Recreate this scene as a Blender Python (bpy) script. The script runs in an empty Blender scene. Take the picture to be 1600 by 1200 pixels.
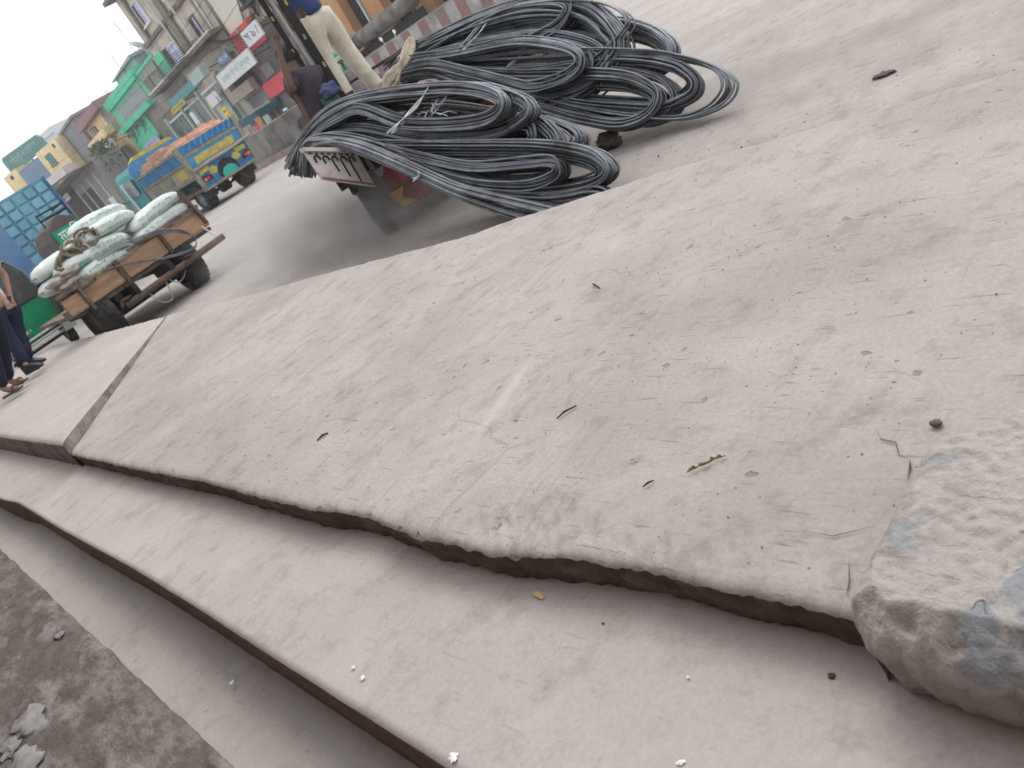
import bpy, bmesh, math, random
from mathutils import Vector, Matrix, noise
random.seed(7)
R = math.radians
scn = bpy.context.scene
COL = scn.collection
PI = math.pi

# ------------------------------------------------------------------ camera, light, exposure
cam_d = bpy.data.cameras.new('camera')
cam = bpy.data.objects.new('camera', cam_d); COL.objects.link(cam); scn.camera = cam
YAW, PITCH, ROLL = R(34.8), R(23.4), R(32.0)
cam.location = (0, 0, 1.15)
_fw = Vector((math.sin(YAW)*math.cos(PITCH), math.cos(YAW)*math.cos(PITCH), -math.sin(PITCH)))
_r0 = Vector((math.cos(YAW), -math.sin(YAW), 0)); _u0 = _r0.cross(_fw)
_rt = _r0*math.cos(ROLL) - _u0*math.sin(ROLL); _up = _r0*math.sin(ROLL) + _u0*math.cos(ROLL)
cam.rotation_euler = Matrix((_rt, _up, -_fw)).transposed().to_euler()
cam_d.sensor_fit = 'HORIZONTAL'; cam_d.sensor_width = 36; cam_d.lens = 36*1250/1600
cam_d.clip_start = 0.02; cam_d.clip_end = 3000
cam_d.dof.use_dof = True; cam_d.dof.focus_distance = 2.2; cam_d.dof.aperture_fstop = 7.0

world = bpy.data.worlds.new('World'); scn.world = world; world.use_nodes = True
wn = world.node_tree.nodes; wl = world.node_tree.links; wn.clear()
sky = wn.new('ShaderNodeTexSky'); sky.sky_type = 'NISHITA'; sky.sun_disc = False
SUN_EL, SUN_AZ = R(55), R(70)
sky.sun_elevation = SUN_EL; sky.sun_rotation = SUN_AZ
sky.air_density = 1.0; sky.dust_density = 4.0
hs = wn.new('ShaderNodeHueSaturation'); hs.inputs['Saturation'].default_value = 0.10
mx = wn.new('ShaderNodeMixRGB'); mx.inputs['Fac'].default_value = 0.72; mx.inputs['Color2'].default_value = (10.8, 10.9, 11.1, 1)
bg = wn.new('ShaderNodeBackground'); bg.inputs['Strength'].default_value = 0.10
wo = wn.new('ShaderNodeOutputWorld')
wl.new(sky.outputs[0], hs.inputs['Color']); wl.new(hs.outputs[0], mx.inputs['Color1'])
wl.new(mx.outputs[0], bg.inputs['Color']); wl.new(bg.outputs[0], wo.inputs[0])

sun_d = bpy.data.lights.new('sun', 'SUN'); sun = bpy.data.objects.new('sun', sun_d); COL.objects.link(sun)
sun_d.energy = 0.7; sun_d.angle = R(30); sun_d.color = (1, .96, .9)
sd = Vector((math.sin(SUN_AZ)*math.cos(SUN_EL), math.cos(SUN_AZ)*math.cos(SUN_EL), math.sin(SUN_EL)))
sun.rotation_euler = sd.to_track_quat('Z', 'Y').to_euler(); sun.location = (0, 0, 40)

vs = scn.view_settings
scn.display_settings.display_device = 'sRGB'
vs.view_transform = 'Standard'; vs.look = 'None'; vs.gamma = 1; vs.use_curve_mapping = False
vs.exposure = 0.70

# ------------------------------------------------------------------ helpers
def tag(o, label=None, cat=None, group=None, kind=None):
    if label: o['label'] = label
    if cat: o['category'] = cat
    if group: o['group'] = group
    if kind: o['kind'] = kind
    return o

def thing(name, label, cat, loc=(0, 0, 0), rot=(0, 0, 0), group=None):
    o = bpy.data.objects.new(name, None); COL.objects.link(o)
    o.location = loc; o.rotation_euler = rot; o.empty_display_size = .1
    return tag(o, label, cat, group)

class MB:
    def __init__(s): s.v = []; s.f = []
    def add(s, vs_, fs_, M=None):
        b = len(s.v)
        s.v += [tuple(M @ Vector(p)) if M else tuple(p) for p in vs_]
        s.f += [tuple(b+i for i in f) for f in fs_]
        return s
    def box(s, x0, x1, y0, y1, z0, z1, M=None):
        v = [(x, y, z) for z in (z0, z1) for y in (y0, y1) for x in (x0, x1)]
        return s.add(v, [(0,2,3,1),(4,5,7,6),(0,1,5,4),(2,6,7,3),(0,4,6,2),(1,3,7,5)], M)
    def prism(s, poly, y0, y1, M=None):      # polygon in x,z extruded along y
        n = len(poly)
        v = [(p[0], y0, p[1]) for p in poly] + [(p[0], y1, p[1]) for p in poly]
        f = [tuple(range(n)), tuple(range(2*n-1, n-1, -1))] + [(i, n+i, n+(i+1) % n, (i+1) % n) for i in range(n)]
        return s.add(v, f, M)
    def tube(s, pts, r, n=6, cap=True, M=None):
        pts = [Vector(p) for p in pts]; k = len(pts); vs_ = []; prev = None
        for i, p in enumerate(pts):
            t = (pts[min(i+1, k-1)] - pts[max(i-1, 0)])
            t = t.normalized() if t.length > 1e-9 else Vector((0, 0, 1))
            if prev is None:
                a = t.cross(Vector((0, 0, 1)))
                if a.length < .1: a = t.cross(Vector((1, 0, 0)))
                a.normalize()
            else:
                a = prev - t*prev.dot(t)
                a = a.normalized() if a.length > 1e-6 else prev
            prev = a; b = t.cross(a)
            rr = r[i] if isinstance(r, (list, tuple)) else r
            for j in range(n):
                q = 2*PI*j/n
                vs_.append(tuple(p + (a*math.cos(q) + b*math.sin(q))*rr))
        fs_ = [(i*n+j, i*n+(j+1) % n, (i+1)*n+(j+1) % n, (i+1)*n+j) for i in range(k-1) for j in range(n)]
        if cap: fs_ += [tuple(range(n-1, -1, -1)), tuple((k-1)*n+j for j in range(n))]
        return s.add(vs_, fs_, M)
    def lathe(s, prof, n=24, axis='X', M=None, closed=True):    # profile (along, radius) ring
        vs_ = []
        for (a, r) in prof:
            for j in range(n):
                q = 2*PI*j/n; c, d = r*math.cos(q), r*math.sin(q)
                vs_.append((a, c, d) if axis == 'X' else ((c, a, d) if axis == 'Y' else (c, d, a)))
        k = len(prof)
        fs_ = [(i*n+j, i*n+(j+1) % n, ((i+1) % k)*n+(j+1) % n, ((i+1) % k)*n+j) for i in range(k if closed else k-1) for j in range(n)]
        return s.add(vs_, fs_, M)
    def build(s, name, mat, parent=None, smooth=False, bevel=0, loc=None, rot=None):
        me = bpy.data.meshes.new(name); me.from_pydata(s.v, [], s.f)
        bm = bmesh.new(); bm.from_mesh(me)
        bmesh.ops.recalc_face_normals(bm, faces=bm.faces)
        if bevel:
            bmesh.ops.bevel(bm, geom=[e for e in bm.edges if len(e.link_faces) == 2 and e.calc_face_angle(0) > .6], offset=bevel, segments=2, affect='EDGES', clamp_overlap=True)
        bm.to_mesh(me); bm.free()
        if smooth:
            me.polygons.foreach_set('use_smooth', [True]*len(me.polygons))
        me.materials.append(mat)
        o = bpy.data.objects.new(name, me); COL.objects.link(o)
        if parent: o.parent = parent
        if loc: o.location = loc
        if rot: o.rotation_euler = rot
        return o

def box(name, mat, parent, x0, x1, y0, y1, z0, z1, bevel=0):
    return MB().box(x0, x1, y0, y1, z0, z1).build(name, mat, parent, bevel=bevel)

def share(o, name=None, loc=None, rot=None, parent=None):
    c = o.copy(); COL.objects.link(c)
    if parent is not None: c.parent = parent
    if loc is not None: c.location = loc
    if rot is not None: c.rotation_euler = rot
    return c

def copy_tree(o, parent=None):
    c = o.copy(); COL.objects.link(c)
    if parent: c.parent = parent
    for ch in list(o.children): copy_tree(ch, c)
    return c

def catmull(pts, per=6, closed=False):
    P = [Vector(p) for p in pts]; out = []
    n = len(P)
    for i in range(n-1):
        p0, p1, p2, p3 = P[max(i-1, 0)], P[i], P[i+1], P[min(i+2, n-1)]
        for k in range(per):
            t = k/per
            out.append(.5*((2*p1) + (p2-p0)*t + (2*p0-5*p1+4*p2-p3)*t*t + (3*p1-p0-3*p2+p3)*t**3))
    out.append(P[-1]); return out

# ------------------------------------------------------------------ materials
def new_mat(name):
    m = bpy.data.materials.new(name); m.use_nodes = True
    nt = m.node_tree; b = nt.nodes['Principled BSDF']
    return m, nt, b

def N(nt, typ, **kw):
    n = nt.nodes.new(typ)
    for k, v in kw.items():
        if k in n.inputs: n.inputs[k].default_value = v
        else: setattr(n, k, v)
    return n

def rgb(c, k=1): return (c[0]*k, c[1]*k, c[2]*k, 1)

def mat(name, c, rough=.7, metal=0, var=.18, scale=6, c2=None, amount=.45, bump=.15, bscale=40, rnd=0, spec=.3, coat=0, stretch=None):
    m, nt, b = new_mat(name); L = nt.links
    tc = N(nt, 'ShaderNodeTexCoord')
    if stretch:
        mp_ = N(nt, 'ShaderNodeMapping'); mp_.inputs['Scale'].default_value = stretch; L.new(tc.outputs['Object'], mp_.inputs['Vector']); tc = mp_
        mp_.outputs[0].name = 'Object'
    n1 = N(nt, 'ShaderNodeTexNoise', Scale=scale, Detail=6.0, Roughness=.62); L.new(tc.outputs['Object'], n1.inputs['Vector'])
    r1 = N(nt, 'ShaderNodeMapRange'); r1.inputs[1].default_value = .3; r1.inputs[2].default_value = .7
    L.new(n1.outputs['Fac'], r1.inputs[0])
    mxa = N(nt, 'ShaderNodeMixRGB'); mxa.inputs['Color1'].default_value = rgb(c, 1-var); mxa.inputs['Color2'].default_value = rgb(c, 1+var)
    L.new(r1.outputs[0], mxa.inputs['Fac']); out = mxa.outputs[0]
    if c2:
        n2 = N(nt, 'ShaderNodeTexNoise', Scale=scale*.45, Detail=8.0, Roughness=.7); L.new(tc.outputs['Object'], n2.inputs['Vector'])
        r2 = N(nt, 'ShaderNodeMapRange'); r2.inputs[1].default_value = .62-amount*.35; r2.inputs[2].default_value = .72-amount*.2
        L.new(n2.outputs['Fac'], r2.inputs[0])
        mxb = N(nt, 'ShaderNodeMixRGB'); mxb.inputs['Color2'].default_value = rgb(c2)
        L.new(r2.outputs[0], mxb.inputs['Fac']); L.new(out, mxb.inputs['Color1']); out = mxb.outputs[0]
    if rnd:
        oi = N(nt, 'ShaderNodeObjectInfo'); hv = N(nt, 'ShaderNodeHueSaturation')
        mr = N(nt, 'ShaderNodeMapRange'); mr.inputs[3].default_value = 1-rnd; mr.inputs[4].default_value = 1+rnd
        L.new(oi.outputs['Random'], mr.inputs[0]); L.new(mr.outputs[0], hv.inputs['Value']); L.new(out, hv.inputs['Color']); out = hv.outputs[0]
    L.new(out, b.inputs['Base Color'])
    b.inputs['Roughness'].default_value = rough; b.inputs['Metallic'].default_value = metal
    b.inputs['Specular IOR Level'].default_value = spec
    if coat: b.inputs['Coat Weight'].default_value = coat
    if bump:
        nb = N(nt, 'ShaderNodeTexNoise', Scale=bscale, Detail=4.0); L.new(tc.outputs['Object'], nb.inputs['Vector'])
        bp = N(nt, 'ShaderNodeBump', Strength=bump, Distance=.01); L.new(nb.outputs['Fac'], bp.inputs['Height']); L.new(bp.outputs[0], b.inputs['Normal'])
    return m

def concrete(name, base, blotch, dark, streak_rot=0.0, streak=.5, fine=.6, pits=.5, patch=None, rough=.92, kerb=False, scrape=None, pores=False, bump=.8, dist=.009):
    """dusty cement: broad blotches, brushed streaks, fine grit, sparse pits"""
    m, nt, b = new_mat(name); L = nt.links
    tc = N(nt, 'ShaderNodeTexCoord'); O = tc.outputs['Object']
    a = N(nt, 'ShaderNodeTexNoise', Scale=1.7, Detail=8.0, Roughness=.6, Distortion=.4); L.new(O, a.inputs['Vector'])
    ra = N(nt, 'ShaderNodeMapRange'); ra.inputs[1].default_value = .35; ra.inputs[2].default_value = .68; L.new(a.outputs['Fac'], ra.inputs[0])
    m1 = N(nt, 'ShaderNodeMixRGB'); m1.inputs['Color1'].default_value = rgb(base); m1.inputs['Color2'].default_value = rgb(blotch); L.new(ra.outputs[0], m1.inputs['Fac'])
    # medium stains
    s = N(nt, 'ShaderNodeTexNoise', Scale=9.0, Detail=6.0, Roughness=.7); L.new(O, s.inputs['Vector'])
    rs = N(nt, 'ShaderNodeMapRange'); rs.inputs[1].default_value = .52; rs.inputs[2].default_value = .80; rs.inputs[4].default_value = .75; L.new(s.outputs['Fac'], rs.inputs[0])
    m2 = N(nt, 'ShaderNodeMixRGB'); m2.inputs['Color2'].default_value = rgb(dark); L.new(rs.outputs[0], m2.inputs['Fac']); L.new(m1.outputs[0], m2.inputs['Color1'])
    # streaks
    mp = N(nt, 'ShaderNodeMapping'); mp.inputs['Rotation'].default_value = (0, 0, streak_rot); mp.inputs['Scale'].default_value = (4, 46, 20); L.new(O, mp.inputs['Vector'])
    st = N(nt, 'ShaderNodeTexNoise', Scale=1.0, Detail=5.0, Roughness=.6, Distortion=.3); L.new(mp.outputs[0], st.inputs['Vector'])
    rt = N(nt, 'ShaderNodeMapRange'); rt.inputs[1].default_value = .52; rt.inputs[2].default_value = .8; rt.inputs[4].default_value = .35*streak; L.new(st.outputs['Fac'], rt.inputs[0])
    msk = N(nt, 'ShaderNodeTexNoise', Scale=2.3, Detail=3.0); L.new(O, msk.inputs['Vector'])
    rm = N(nt, 'ShaderNodeMapRange'); rm.inputs[1].default_value = .45; rm.inputs[2].default_value = .62; L.new(msk.outputs['Fac'], rm.inputs[0])
    mul = N(nt, 'ShaderNodeMath', operation='MULTIPLY'); L.new(rt.outputs[0], mul.inputs[0]); L.new(rm.outputs[0], mul.inputs[1])
    m3 = N(nt, 'ShaderNodeMixRGB'); m3.inputs['Color2'].default_value = rgb(dark); L.new(mul.outputs[0], m3.inputs['Fac']); L.new(m2.outputs[0], m3.inputs['Color1'])
    # grit colour
    g = N(nt, 'ShaderNodeTexNoise', Scale=95.0, Detail=5.0, Roughness=.7); L.new(O, g.inputs['Vector'])
    rg = N(nt, 'ShaderNodeMapRange'); rg.inputs[1].default_value = .3; rg.inputs[2].default_value = .7; rg.inputs[3].default_value = .91; rg.inputs[4].default_value = 1.08; L.new(g.outputs['Fac'], rg.inputs[0])
    m4 = N(nt, 'ShaderNodeMixRGB', blend_type='MULTIPLY', Fac=1.0); L.new(m3.outputs[0], m4.inputs['Color1']); L.new(rg.outputs[0], m4.inputs['Color2'])
    # pits: sparse voronoi dots
    wv = N(nt, 'ShaderNodeTexNoise', Scale=26.0, Detail=3.0); L.new(O, wv.inputs['Vector'])
    wa = N(nt, 'ShaderNodeVectorMath', operation='MULTIPLY_ADD'); wa.inputs[1].default_value = (.05, .05, .05); L.new(wv.outputs['Color'], wa.inputs[0]); L.new(O, wa.inputs[2])
    vo = N(nt, 'ShaderNodeTexVoronoi', Scale=15.0, Randomness=1.0); L.new(wa.outputs[0], vo.inputs['Vector'])
    rv = N(nt, 'ShaderNodeMapRange'); rv.inputs[1].default_value = .10; rv.inputs[2].default_value = .17; rv.inputs[3].default_value = 1; rv.inputs[4].default_value = 0; L.new(vo.outputs['Distance'], rv.inputs[0])
    sp = N(nt, 'ShaderNodeSeparateColor'); L.new(vo.outputs['Color'], sp.inputs[0])
    gt = N(nt, 'ShaderNodeMath', operation='GREATER_THAN'); gt.inputs[1].default_value = .72; L.new(sp.outputs[0], gt.inputs[0])
    pm = N(nt, 'ShaderNodeMath', operation='MULTIPLY'); L.new(rv.outputs[0], pm.inputs[0]); L.new(gt.outputs[0], pm.inputs[1])
    pf = N(nt, 'ShaderNodeMath', operation='MULTIPLY'); pf.inputs[1].default_value = pits; L.new(pm.outputs[0], pf.inputs[0])
    m5 = N(nt, 'ShaderNodeMixRGB'); m5.inputs['Color2'].default_value = rgb(dark, .75); L.new(pf.outputs[0], m5.inputs['Fac']); L.new(m4.outputs[0], m5.inputs['Color1'])
    out = m5.outputs[0]
    # short scratches and scuffs in two directions
    for (ang, sx_, sy_, lo, amt) in ((0.0, 120, 8, .62, .5*streak), (0.0, 9, 85, .69, .4*streak)):
        mq = N(nt, 'ShaderNodeMapping'); mq.inputs['Rotation'].default_value = (0, 0, ang); mq.inputs['Scale'].default_value = (sx_, sy_, 20); L.new(O, mq.inputs['Vector'])
        sn = N(nt, 'ShaderNodeTexNoise', Scale=1.0, Detail=3.0, Roughness=.55); L.new(mq.outputs[0], sn.inputs['Vector'])
        rq = N(nt, 'ShaderNodeMapRange'); rq.inputs[1].default_value = lo; rq.inputs[2].default_value = lo+.08; rq.inputs[4].default_value = amt; L.new(sn.outputs['Fac'], rq.inputs[0])
        mqx = N(nt, 'ShaderNodeMixRGB'); mqx.inputs['Color2'].default_value = rgb(dark, .8); L.new(rq.outputs[0], mqx.inputs['Fac']); L.new(out, mqx.inputs['Color1']); out = mqx.outputs[0]
    # pale dust drifts
    du = N(nt, 'ShaderNodeTexNoise', Scale=3.6, Detail=7.0, Roughness=.65, Distortion=.8); L.new(O, du.inputs['Vector'])
    rd = N(nt, 'ShaderNodeMapRange'); rd.inputs[1].default_value = .58; rd.inputs[2].default_value = .74; rd.inputs[4].default_value = .5; L.new(du.outputs['Fac'], rd.inputs[0])
    mdx = N(nt, 'ShaderNodeMixRGB'); mdx.inputs['Color2'].default_value = rgb(blotch, 1.12); L.new(rd.outputs[0], mdx.inputs['Fac']); L.new(out, mdx.inputs['Color1']); out = mdx.outputs[0]
    if pores:     # pinholes and hairline cracks
        pv_ = N(nt, 'ShaderNodeTexVoronoi', Scale=70.0); L.new(O, pv_.inputs['Vector'])
        pr_ = N(nt, 'ShaderNodeMapRange'); pr_.inputs[1].default_value = .10; pr_.inputs[2].default_value = .22; pr_.inputs[3].default_value = 1; pr_.inputs[4].default_value = 0; L.new(pv_.outputs['Distance'], pr_.inputs[0])
        ps_ = N(nt, 'ShaderNodeSeparateColor'); L.new(pv_.outputs['Color'], ps_.inputs[0])
        pg_ = N(nt, 'ShaderNodeMath', operation='GREATER_THAN'); pg_.inputs[1].default_value = .93; L.new(ps_.outputs[1], pg_.inputs[0])
        pq_ = N(nt, 'ShaderNodeMath', operation='MULTIPLY'); L.new(pr_.outputs[0], pq_.inputs[0]); L.new(pg_.outputs[0], pq_.inputs[1])
        px_ = N(nt, 'ShaderNodeMixRGB'); px_.inputs['Color2'].default_value = rgb(dark, .85); L.new(pq_.outputs[0], px_.inputs['Fac']); L.new(out, px_.inputs['Color1']); out = px_.outputs[0]
        cw_ = N(nt, 'ShaderNodeTexNoise', Scale=5.0, Detail=5.0); L.new(O, cw_.inputs['Vector'])
        cm_ = N(nt, 'ShaderNodeVectorMath', operation='MULTIPLY_ADD'); cm_.inputs[1].default_value = (.16, .16, .16); L.new(cw_.outputs['Color'], cm_.inputs[0]); L.new(O, cm_.inputs[2])
        cv_ = N(nt, 'ShaderNodeTexVoronoi', Scale=1.7, feature='DISTANCE_TO_EDGE'); L.new(cm_.outputs[0], cv_.inputs['Vector'])
        cr_ = N(nt, 'ShaderNodeMapRange'); cr_.inputs[1].default_value = .002; cr_.inputs[2].default_value = .010; cr_.inputs[3].default_value = .22; cr_.inputs[4].default_value = 0; L.new(cv_.outputs['Distance'], cr_.inputs[0])
        ck_ = N(nt, 'ShaderNodeTexNoise', Scale=1.9, Detail=2.0); L.new(O, ck_.inputs['Vector'])
        cj_ = N(nt, 'ShaderNodeMapRange'); cj_.inputs[1].default_value = .52; cj_.inputs[2].default_value = .60; L.new(ck_.outputs['Fac'], cj_.inputs[0])
        cl_ = N(nt, 'ShaderNodeMath', operation='MULTIPLY'); L.new(cr_.outputs[0], cl_.inputs[0]); L.new(cj_.outputs[0], cl_.inputs[1])
        cx_ = N(nt, 'ShaderNodeMixRGB'); cx_.inputs['Color2'].default_value = rgb(dark, .55); L.new(cl_.outputs[0], cx_.inputs['Fac']); L.new(out, cx_.inputs['Color1']); out = cx_.outputs[0]
    if scrape:    # pale scraped streak with its own shape
        ms = N(nt, 'ShaderNodeMapping', vector_type='TEXTURE'); ms.inputs['Location'].default_value = scrape[0]; ms.inputs['Rotation'].default_value = (0, 0, scrape[1]); ms.inputs['Scale'].default_value = scrape[2]; L.new(O, ms.inputs['Vector'])
        ls = N(nt, 'ShaderNodeVectorMath', operation='LENGTH'); L.new(ms.outputs[0], ls.inputs[0])
        rs2 = N(nt, 'ShaderNodeMapRange', interpolation_type='SMOOTHSTEP'); rs2.inputs[1].default_value = .1; rs2.inputs[2].default_value = 1; rs2.inputs[3].default_value = .6; rs2.inputs[4].default_value = 0; L.new(ls.outputs['Value'], rs2.inputs[0])
        sm_ = N(nt, 'ShaderNodeMath', operation='MULTIPLY'); L.new(rs2.outputs[0], sm_.inputs[0]); L.new(s.outputs['Fac'], sm_.inputs[1])
        xs = N(nt, 'ShaderNodeMixRGB'); xs.inputs['Color2'].default_value = (.64, .60, .565, 1); L.new(sm_.outputs[0], xs.inputs['Fac']); L.new(out, xs.inputs['Color1']); out = xs.outputs[0]
    if kerb:      # tyre-polished bands running along the road
        mt = N(nt, 'ShaderNodeMapping'); mt.inputs['Scale'].default_value = (1.9, .10, 1); L.new(O, mt.inputs['Vector'])
        tn = N(nt, 'ShaderNodeTexNoise', Scale=1.0, Detail=7.0, Roughness=.68, Distortion=.25); L.new(mt.outputs[0], tn.inputs['Vector'])
        tr_ = N(nt, 'ShaderNodeMapRange'); tr_.inputs[1].default_value = .46; tr_.inputs[2].default_value = .70; tr_.inputs[4].default_value = .4; L.new(tn.outputs['Fac'], tr_.inputs[0])
        tx_ = N(nt, 'ShaderNodeMixRGB'); tx_.inputs['Color2'].default_value = rgb(dark, 1.25); L.new(tr_.outputs[0], tx_.inputs['Fac']); L.new(out, tx_.inputs['Color1']); out = tx_.outputs[0]
    if kerb:      # dirt swept against the slab along the road edge
        sx = N(nt, 'ShaderNodeSeparateXYZ'); L.new(O, sx.inputs[0])
        kr = N(nt, 'ShaderNodeMapRange', interpolation_type='SMOOTHSTEP'); kr.inputs[1].default_value = 2.5; kr.inputs[2].default_value = 9.0; kr.inputs[3].default_value = 1; kr.inputs[4].default_value = 0; L.new(sx.outputs['X'], kr.inputs[0])
        kn = N(nt, 'ShaderNodeTexNoise', Scale=2.2, Detail=9.0, Roughness=.72); L.new(O, kn.inputs['Vector'])
        kk = N(nt, 'ShaderNodeMapRange'); kk.inputs[1].default_value = .30; kk.inputs[2].default_value = .66; kk.inputs[4].default_value = .58; L.new(kn.outputs['Fac'], kk.inputs[0])
        km = N(nt, 'ShaderNodeMath', operation='MULTIPLY'); ky = N(nt, 'ShaderNodeMapRange', interpolation_type='SMOOTHSTEP'); ky.inputs[1].default_value = 2.4; ky.inputs[2].default_value = 7.0; ky.inputs[3].default_value = 1; ky.inputs[4].default_value = .08; L.new(sx.outputs['Y'], ky.inputs[0])
        kz = N(nt, 'ShaderNodeMath', operation='MULTIPLY'); L.new(kr.outputs[0], kz.inputs[0]); L.new(ky.outputs[0], kz.inputs[1])
        L.new(kz.outputs[0], km.inputs[0]); L.new(kk.outputs[0], km.inputs[1])
        kx = N(nt, 'ShaderNodeMixRGB'); kx.inputs['Color2'].default_value = rgb(dark, 1.0); L.new(km.outputs[0], kx.inputs['Fac']); L.new(out, kx.inputs['Color1']); out = kx.outputs[0]
    if patch:
        pn = N(nt, 'ShaderNodeTexNoise', Scale=patch[1], Detail=4.0, Roughness=.65, Distortion=.5); L.new(O, pn.inputs['Vector'])
        rp = N(nt, 'ShaderNodeMapRange'); rp.inputs[1].default_value = patch[2]; rp.inputs[2].default_value = patch[2]+.05; rp.inputs[4].default_value = .85; L.new(pn.outputs['Fac'], rp.inputs[0])
        m6 = N(nt, 'ShaderNodeMixRGB'); m6.inputs['Color2'].default_value = rgb(patch[0]); L.new(rp.outputs[0], m6.inputs['Fac']); L.new(out, m6.inputs['Color1']); out = m6.outputs[0]
    L.new(out, b.inputs['Base Color'])
    b.inputs['Roughness'].default_value = rough; b.inputs['Specular IOR Level'].default_value = .18
    # bump
    s1 = N(nt, 'ShaderNodeMath', operation='MULTIPLY'); s1.inputs[1].default_value = .9*streak; L.new(mul.outputs[0], s1.inputs[0])
    s2 = N(nt, 'ShaderNodeMath', operation='MULTIPLY_ADD'); s2.inputs[1].default_value = -.8*pits; L.new(pm.outputs[0], s2.inputs[0]); 
    neg = N(nt, 'ShaderNodeMath', operation='MULTIPLY'); neg.inputs[1].default_value = -1; L.new(s1.outputs[0], neg.inputs[0]); L.new(neg.outputs[0], s2.inputs[2])
    s3 = N(nt, 'ShaderNodeMath', operation='MULTIPLY_ADD'); s3.inputs[1].default_value = .42*fine; L.new(g.outputs['Fac'], s3.inputs[0]); L.new(s2.outputs[0], s3.inputs[2])
    s4 = N(nt, 'ShaderNodeMath', operation='MULTIPLY_ADD'); s4.inputs[1].default_value = .7*fine; L.new(s.outputs['Fac'], s4.inputs[0]); L.new(s3.outputs[0], s4.inputs[2])
    bp = N(nt, 'ShaderNodeBump', Strength=bump, Distance=dist); L.new(s4.outputs[0], bp.inputs['Height']); L.new(bp.outputs[0], b.inputs['Normal'])
    return m

M = {}
M['slab'] = concrete('slab_cement', (0.335, 0.304, 0.284), (0.43, 0.393, 0.369), (0.185, 0.161, 0.147), R(35), 1.1, .7, .5, scrape=((1.13, 1.69, .25), math.atan2(.07, .34), (.27, .035, 1)), pores=True)
M['mid'] = concrete('trowelled_cement', (0.4, 0.362, 0.34), (0.475, 0.434, 0.41), (0.245, 0.217, 0.2), R(60), .4, .35, .2, bump=.45)
M['far'] = concrete('pale_cement', (0.395, 0.362, 0.34), (0.45, 0.415, 0.39), (0.27, 0.243, 0.225), R(20), .45, .4, .3)
M['edge'] = mat('shaded_slab_edge', (.095, .073, .060), .95, var=.4, scale=18, c2=(.18, .15, .13), amount=.3, bump=.9, bscale=60)  # shade on the side faces is put into this dark brown
M['step_edge'] = mat('shaded_step_riser', (.165, .112, .092), .95, var=.2, scale=9, bump=.4)  # riser coloured darker than its tread to stand for shade
M['shop_bounce'] = mat('warm_bounce_tan', (.46, .37, .31), .9, var=.15, scale=1, bump=.1)  # tan chosen to bounce warm light onto the risers
M['block'] = concrete('broken_cement', (.375, .343, .32), (.455, .421, .396), (.17, .15, .135), R(100), 1.0, 1.1, .5, patch=((.27, .285, .31), 8.5, .55), bump=1.0, dist=.012)
M['road'] = concrete('dusty_road', (0.365, 0.337, 0.319), (0.425, 0.395, 0.375), (0.175, 0.155, 0.142), R(90), .5, .5, .35, kerb=True)
M['ground'] = mat('dusty_ground', (.34, .31, .28), .95, var=.15, scale=.6, bump=.2)
M['plinth'] = mat('grimy_plinth', (.125, .104, .094), .95, var=.38, scale=10, c2=(.25, .23, .215), amount=.36, bump=.4, bscale=50, stretch=(2.6, 1, 1))
M['scrap'] = mat('dirty_pale_rag', (.245, .235, .23), .9, var=.25, scale=20, bump=.4)
M['far_edge'] = mat('darker_slab_edge', (.20, .178, .162), .95, var=.3, scale=10, c2=(.11, .095, .083), amount=.45, bump=.6)  # far slab side faces, coloured darker than its top
M['steel_rod'] = mat('rebar_steel', (.175, .188, .21), .33, .75, var=.45, scale=5, c2=(.075, .066, .062), amount=.28, bump=.45, bscale=190, spec=.5)
M['wire'] = mat('binding_wire', (.62, .66, .70), .4, .3, var=.1, bump=0)
M['rope'] = mat('jute_rope', (.43, .365, .29), .95, var=.25, scale=30, bump=.8, bscale=220)
M['rope_dark'] = mat('olive_rope', (.20, .175, .13), .95, var=.3, scale=25, bump=.8, bscale=200)
M['rubber'] = mat('dusty_rubber', (.030, .029, .030), .85, var=.3, scale=8, c2=(.11, .10, .095), amount=.35, bump=.3)
M['rubber_dust'] = mat('very_dusty_rubber', (.085, .082, .082), .9, var=.3, scale=6, c2=(.19, .175, .16), amount=.45, bump=.3)
M['black'] = mat('black_iron', (.022, .021, .022), .6, .2, var=.4, bump=.2)
M['iron'] = mat('rusty_iron', (.10, .075, .062), .75, .3, var=.4, scale=12, c2=(.16, .085, .055), amount=.4, bump=.4)
M['greymetal'] = mat('grey_metal', (.30, .30, .30), .5, .5, var=.2, bump=.1)
M['white_panel'] = mat('scuffed_white_paint', (.64, .60, .58), .55, .0, var=.12, scale=7, c2=(.52, .36, .31), amount=.32, bump=.1)
M['red_paint'] = mat('faded_red_paint', (.25, .022, .026), .5, var=.35, scale=9, c2=(.05, .03, .03), amount=.35, bump=.1)
M['yellow_paint'] = mat('yellow_paint', (.62, .31, .02), .5, var=.2, bump=.1)
M['plank'] = mat('orange_brown_plank', (.42, .26, .16), .85, var=.3, scale=4, c2=(.22, .145, .10), amount=.42, bump=.5, rnd=.15, stretch=(.5, 3, 4))
M['oldwood'] = mat('weathered_wood', (.17, .125, .10), .9, var=.3, scale=8, c2=(.09, .065, .055), amount=.4, bump=.5)
M['sack'] = mat('woven_sack', (.68, .735, .71), .75, var=.10, scale=6, c2=(.50, .57, .54), amount=.42, bump=.8, bscale=60)
M['sack_green'] = mat('sack_green_print', (.24, .49, .385), .75, var=.15, scale=20, bump=.2)
M['sack_ink'] = mat('sack_ink', (.27, .40, .36), .8, var=.4, scale=25, bump=0)
M['cloth'] = mat('dirty_burlap', (.37, .325, .285), .95, var=.25, scale=9, bump=.6, bscale=60)
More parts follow.
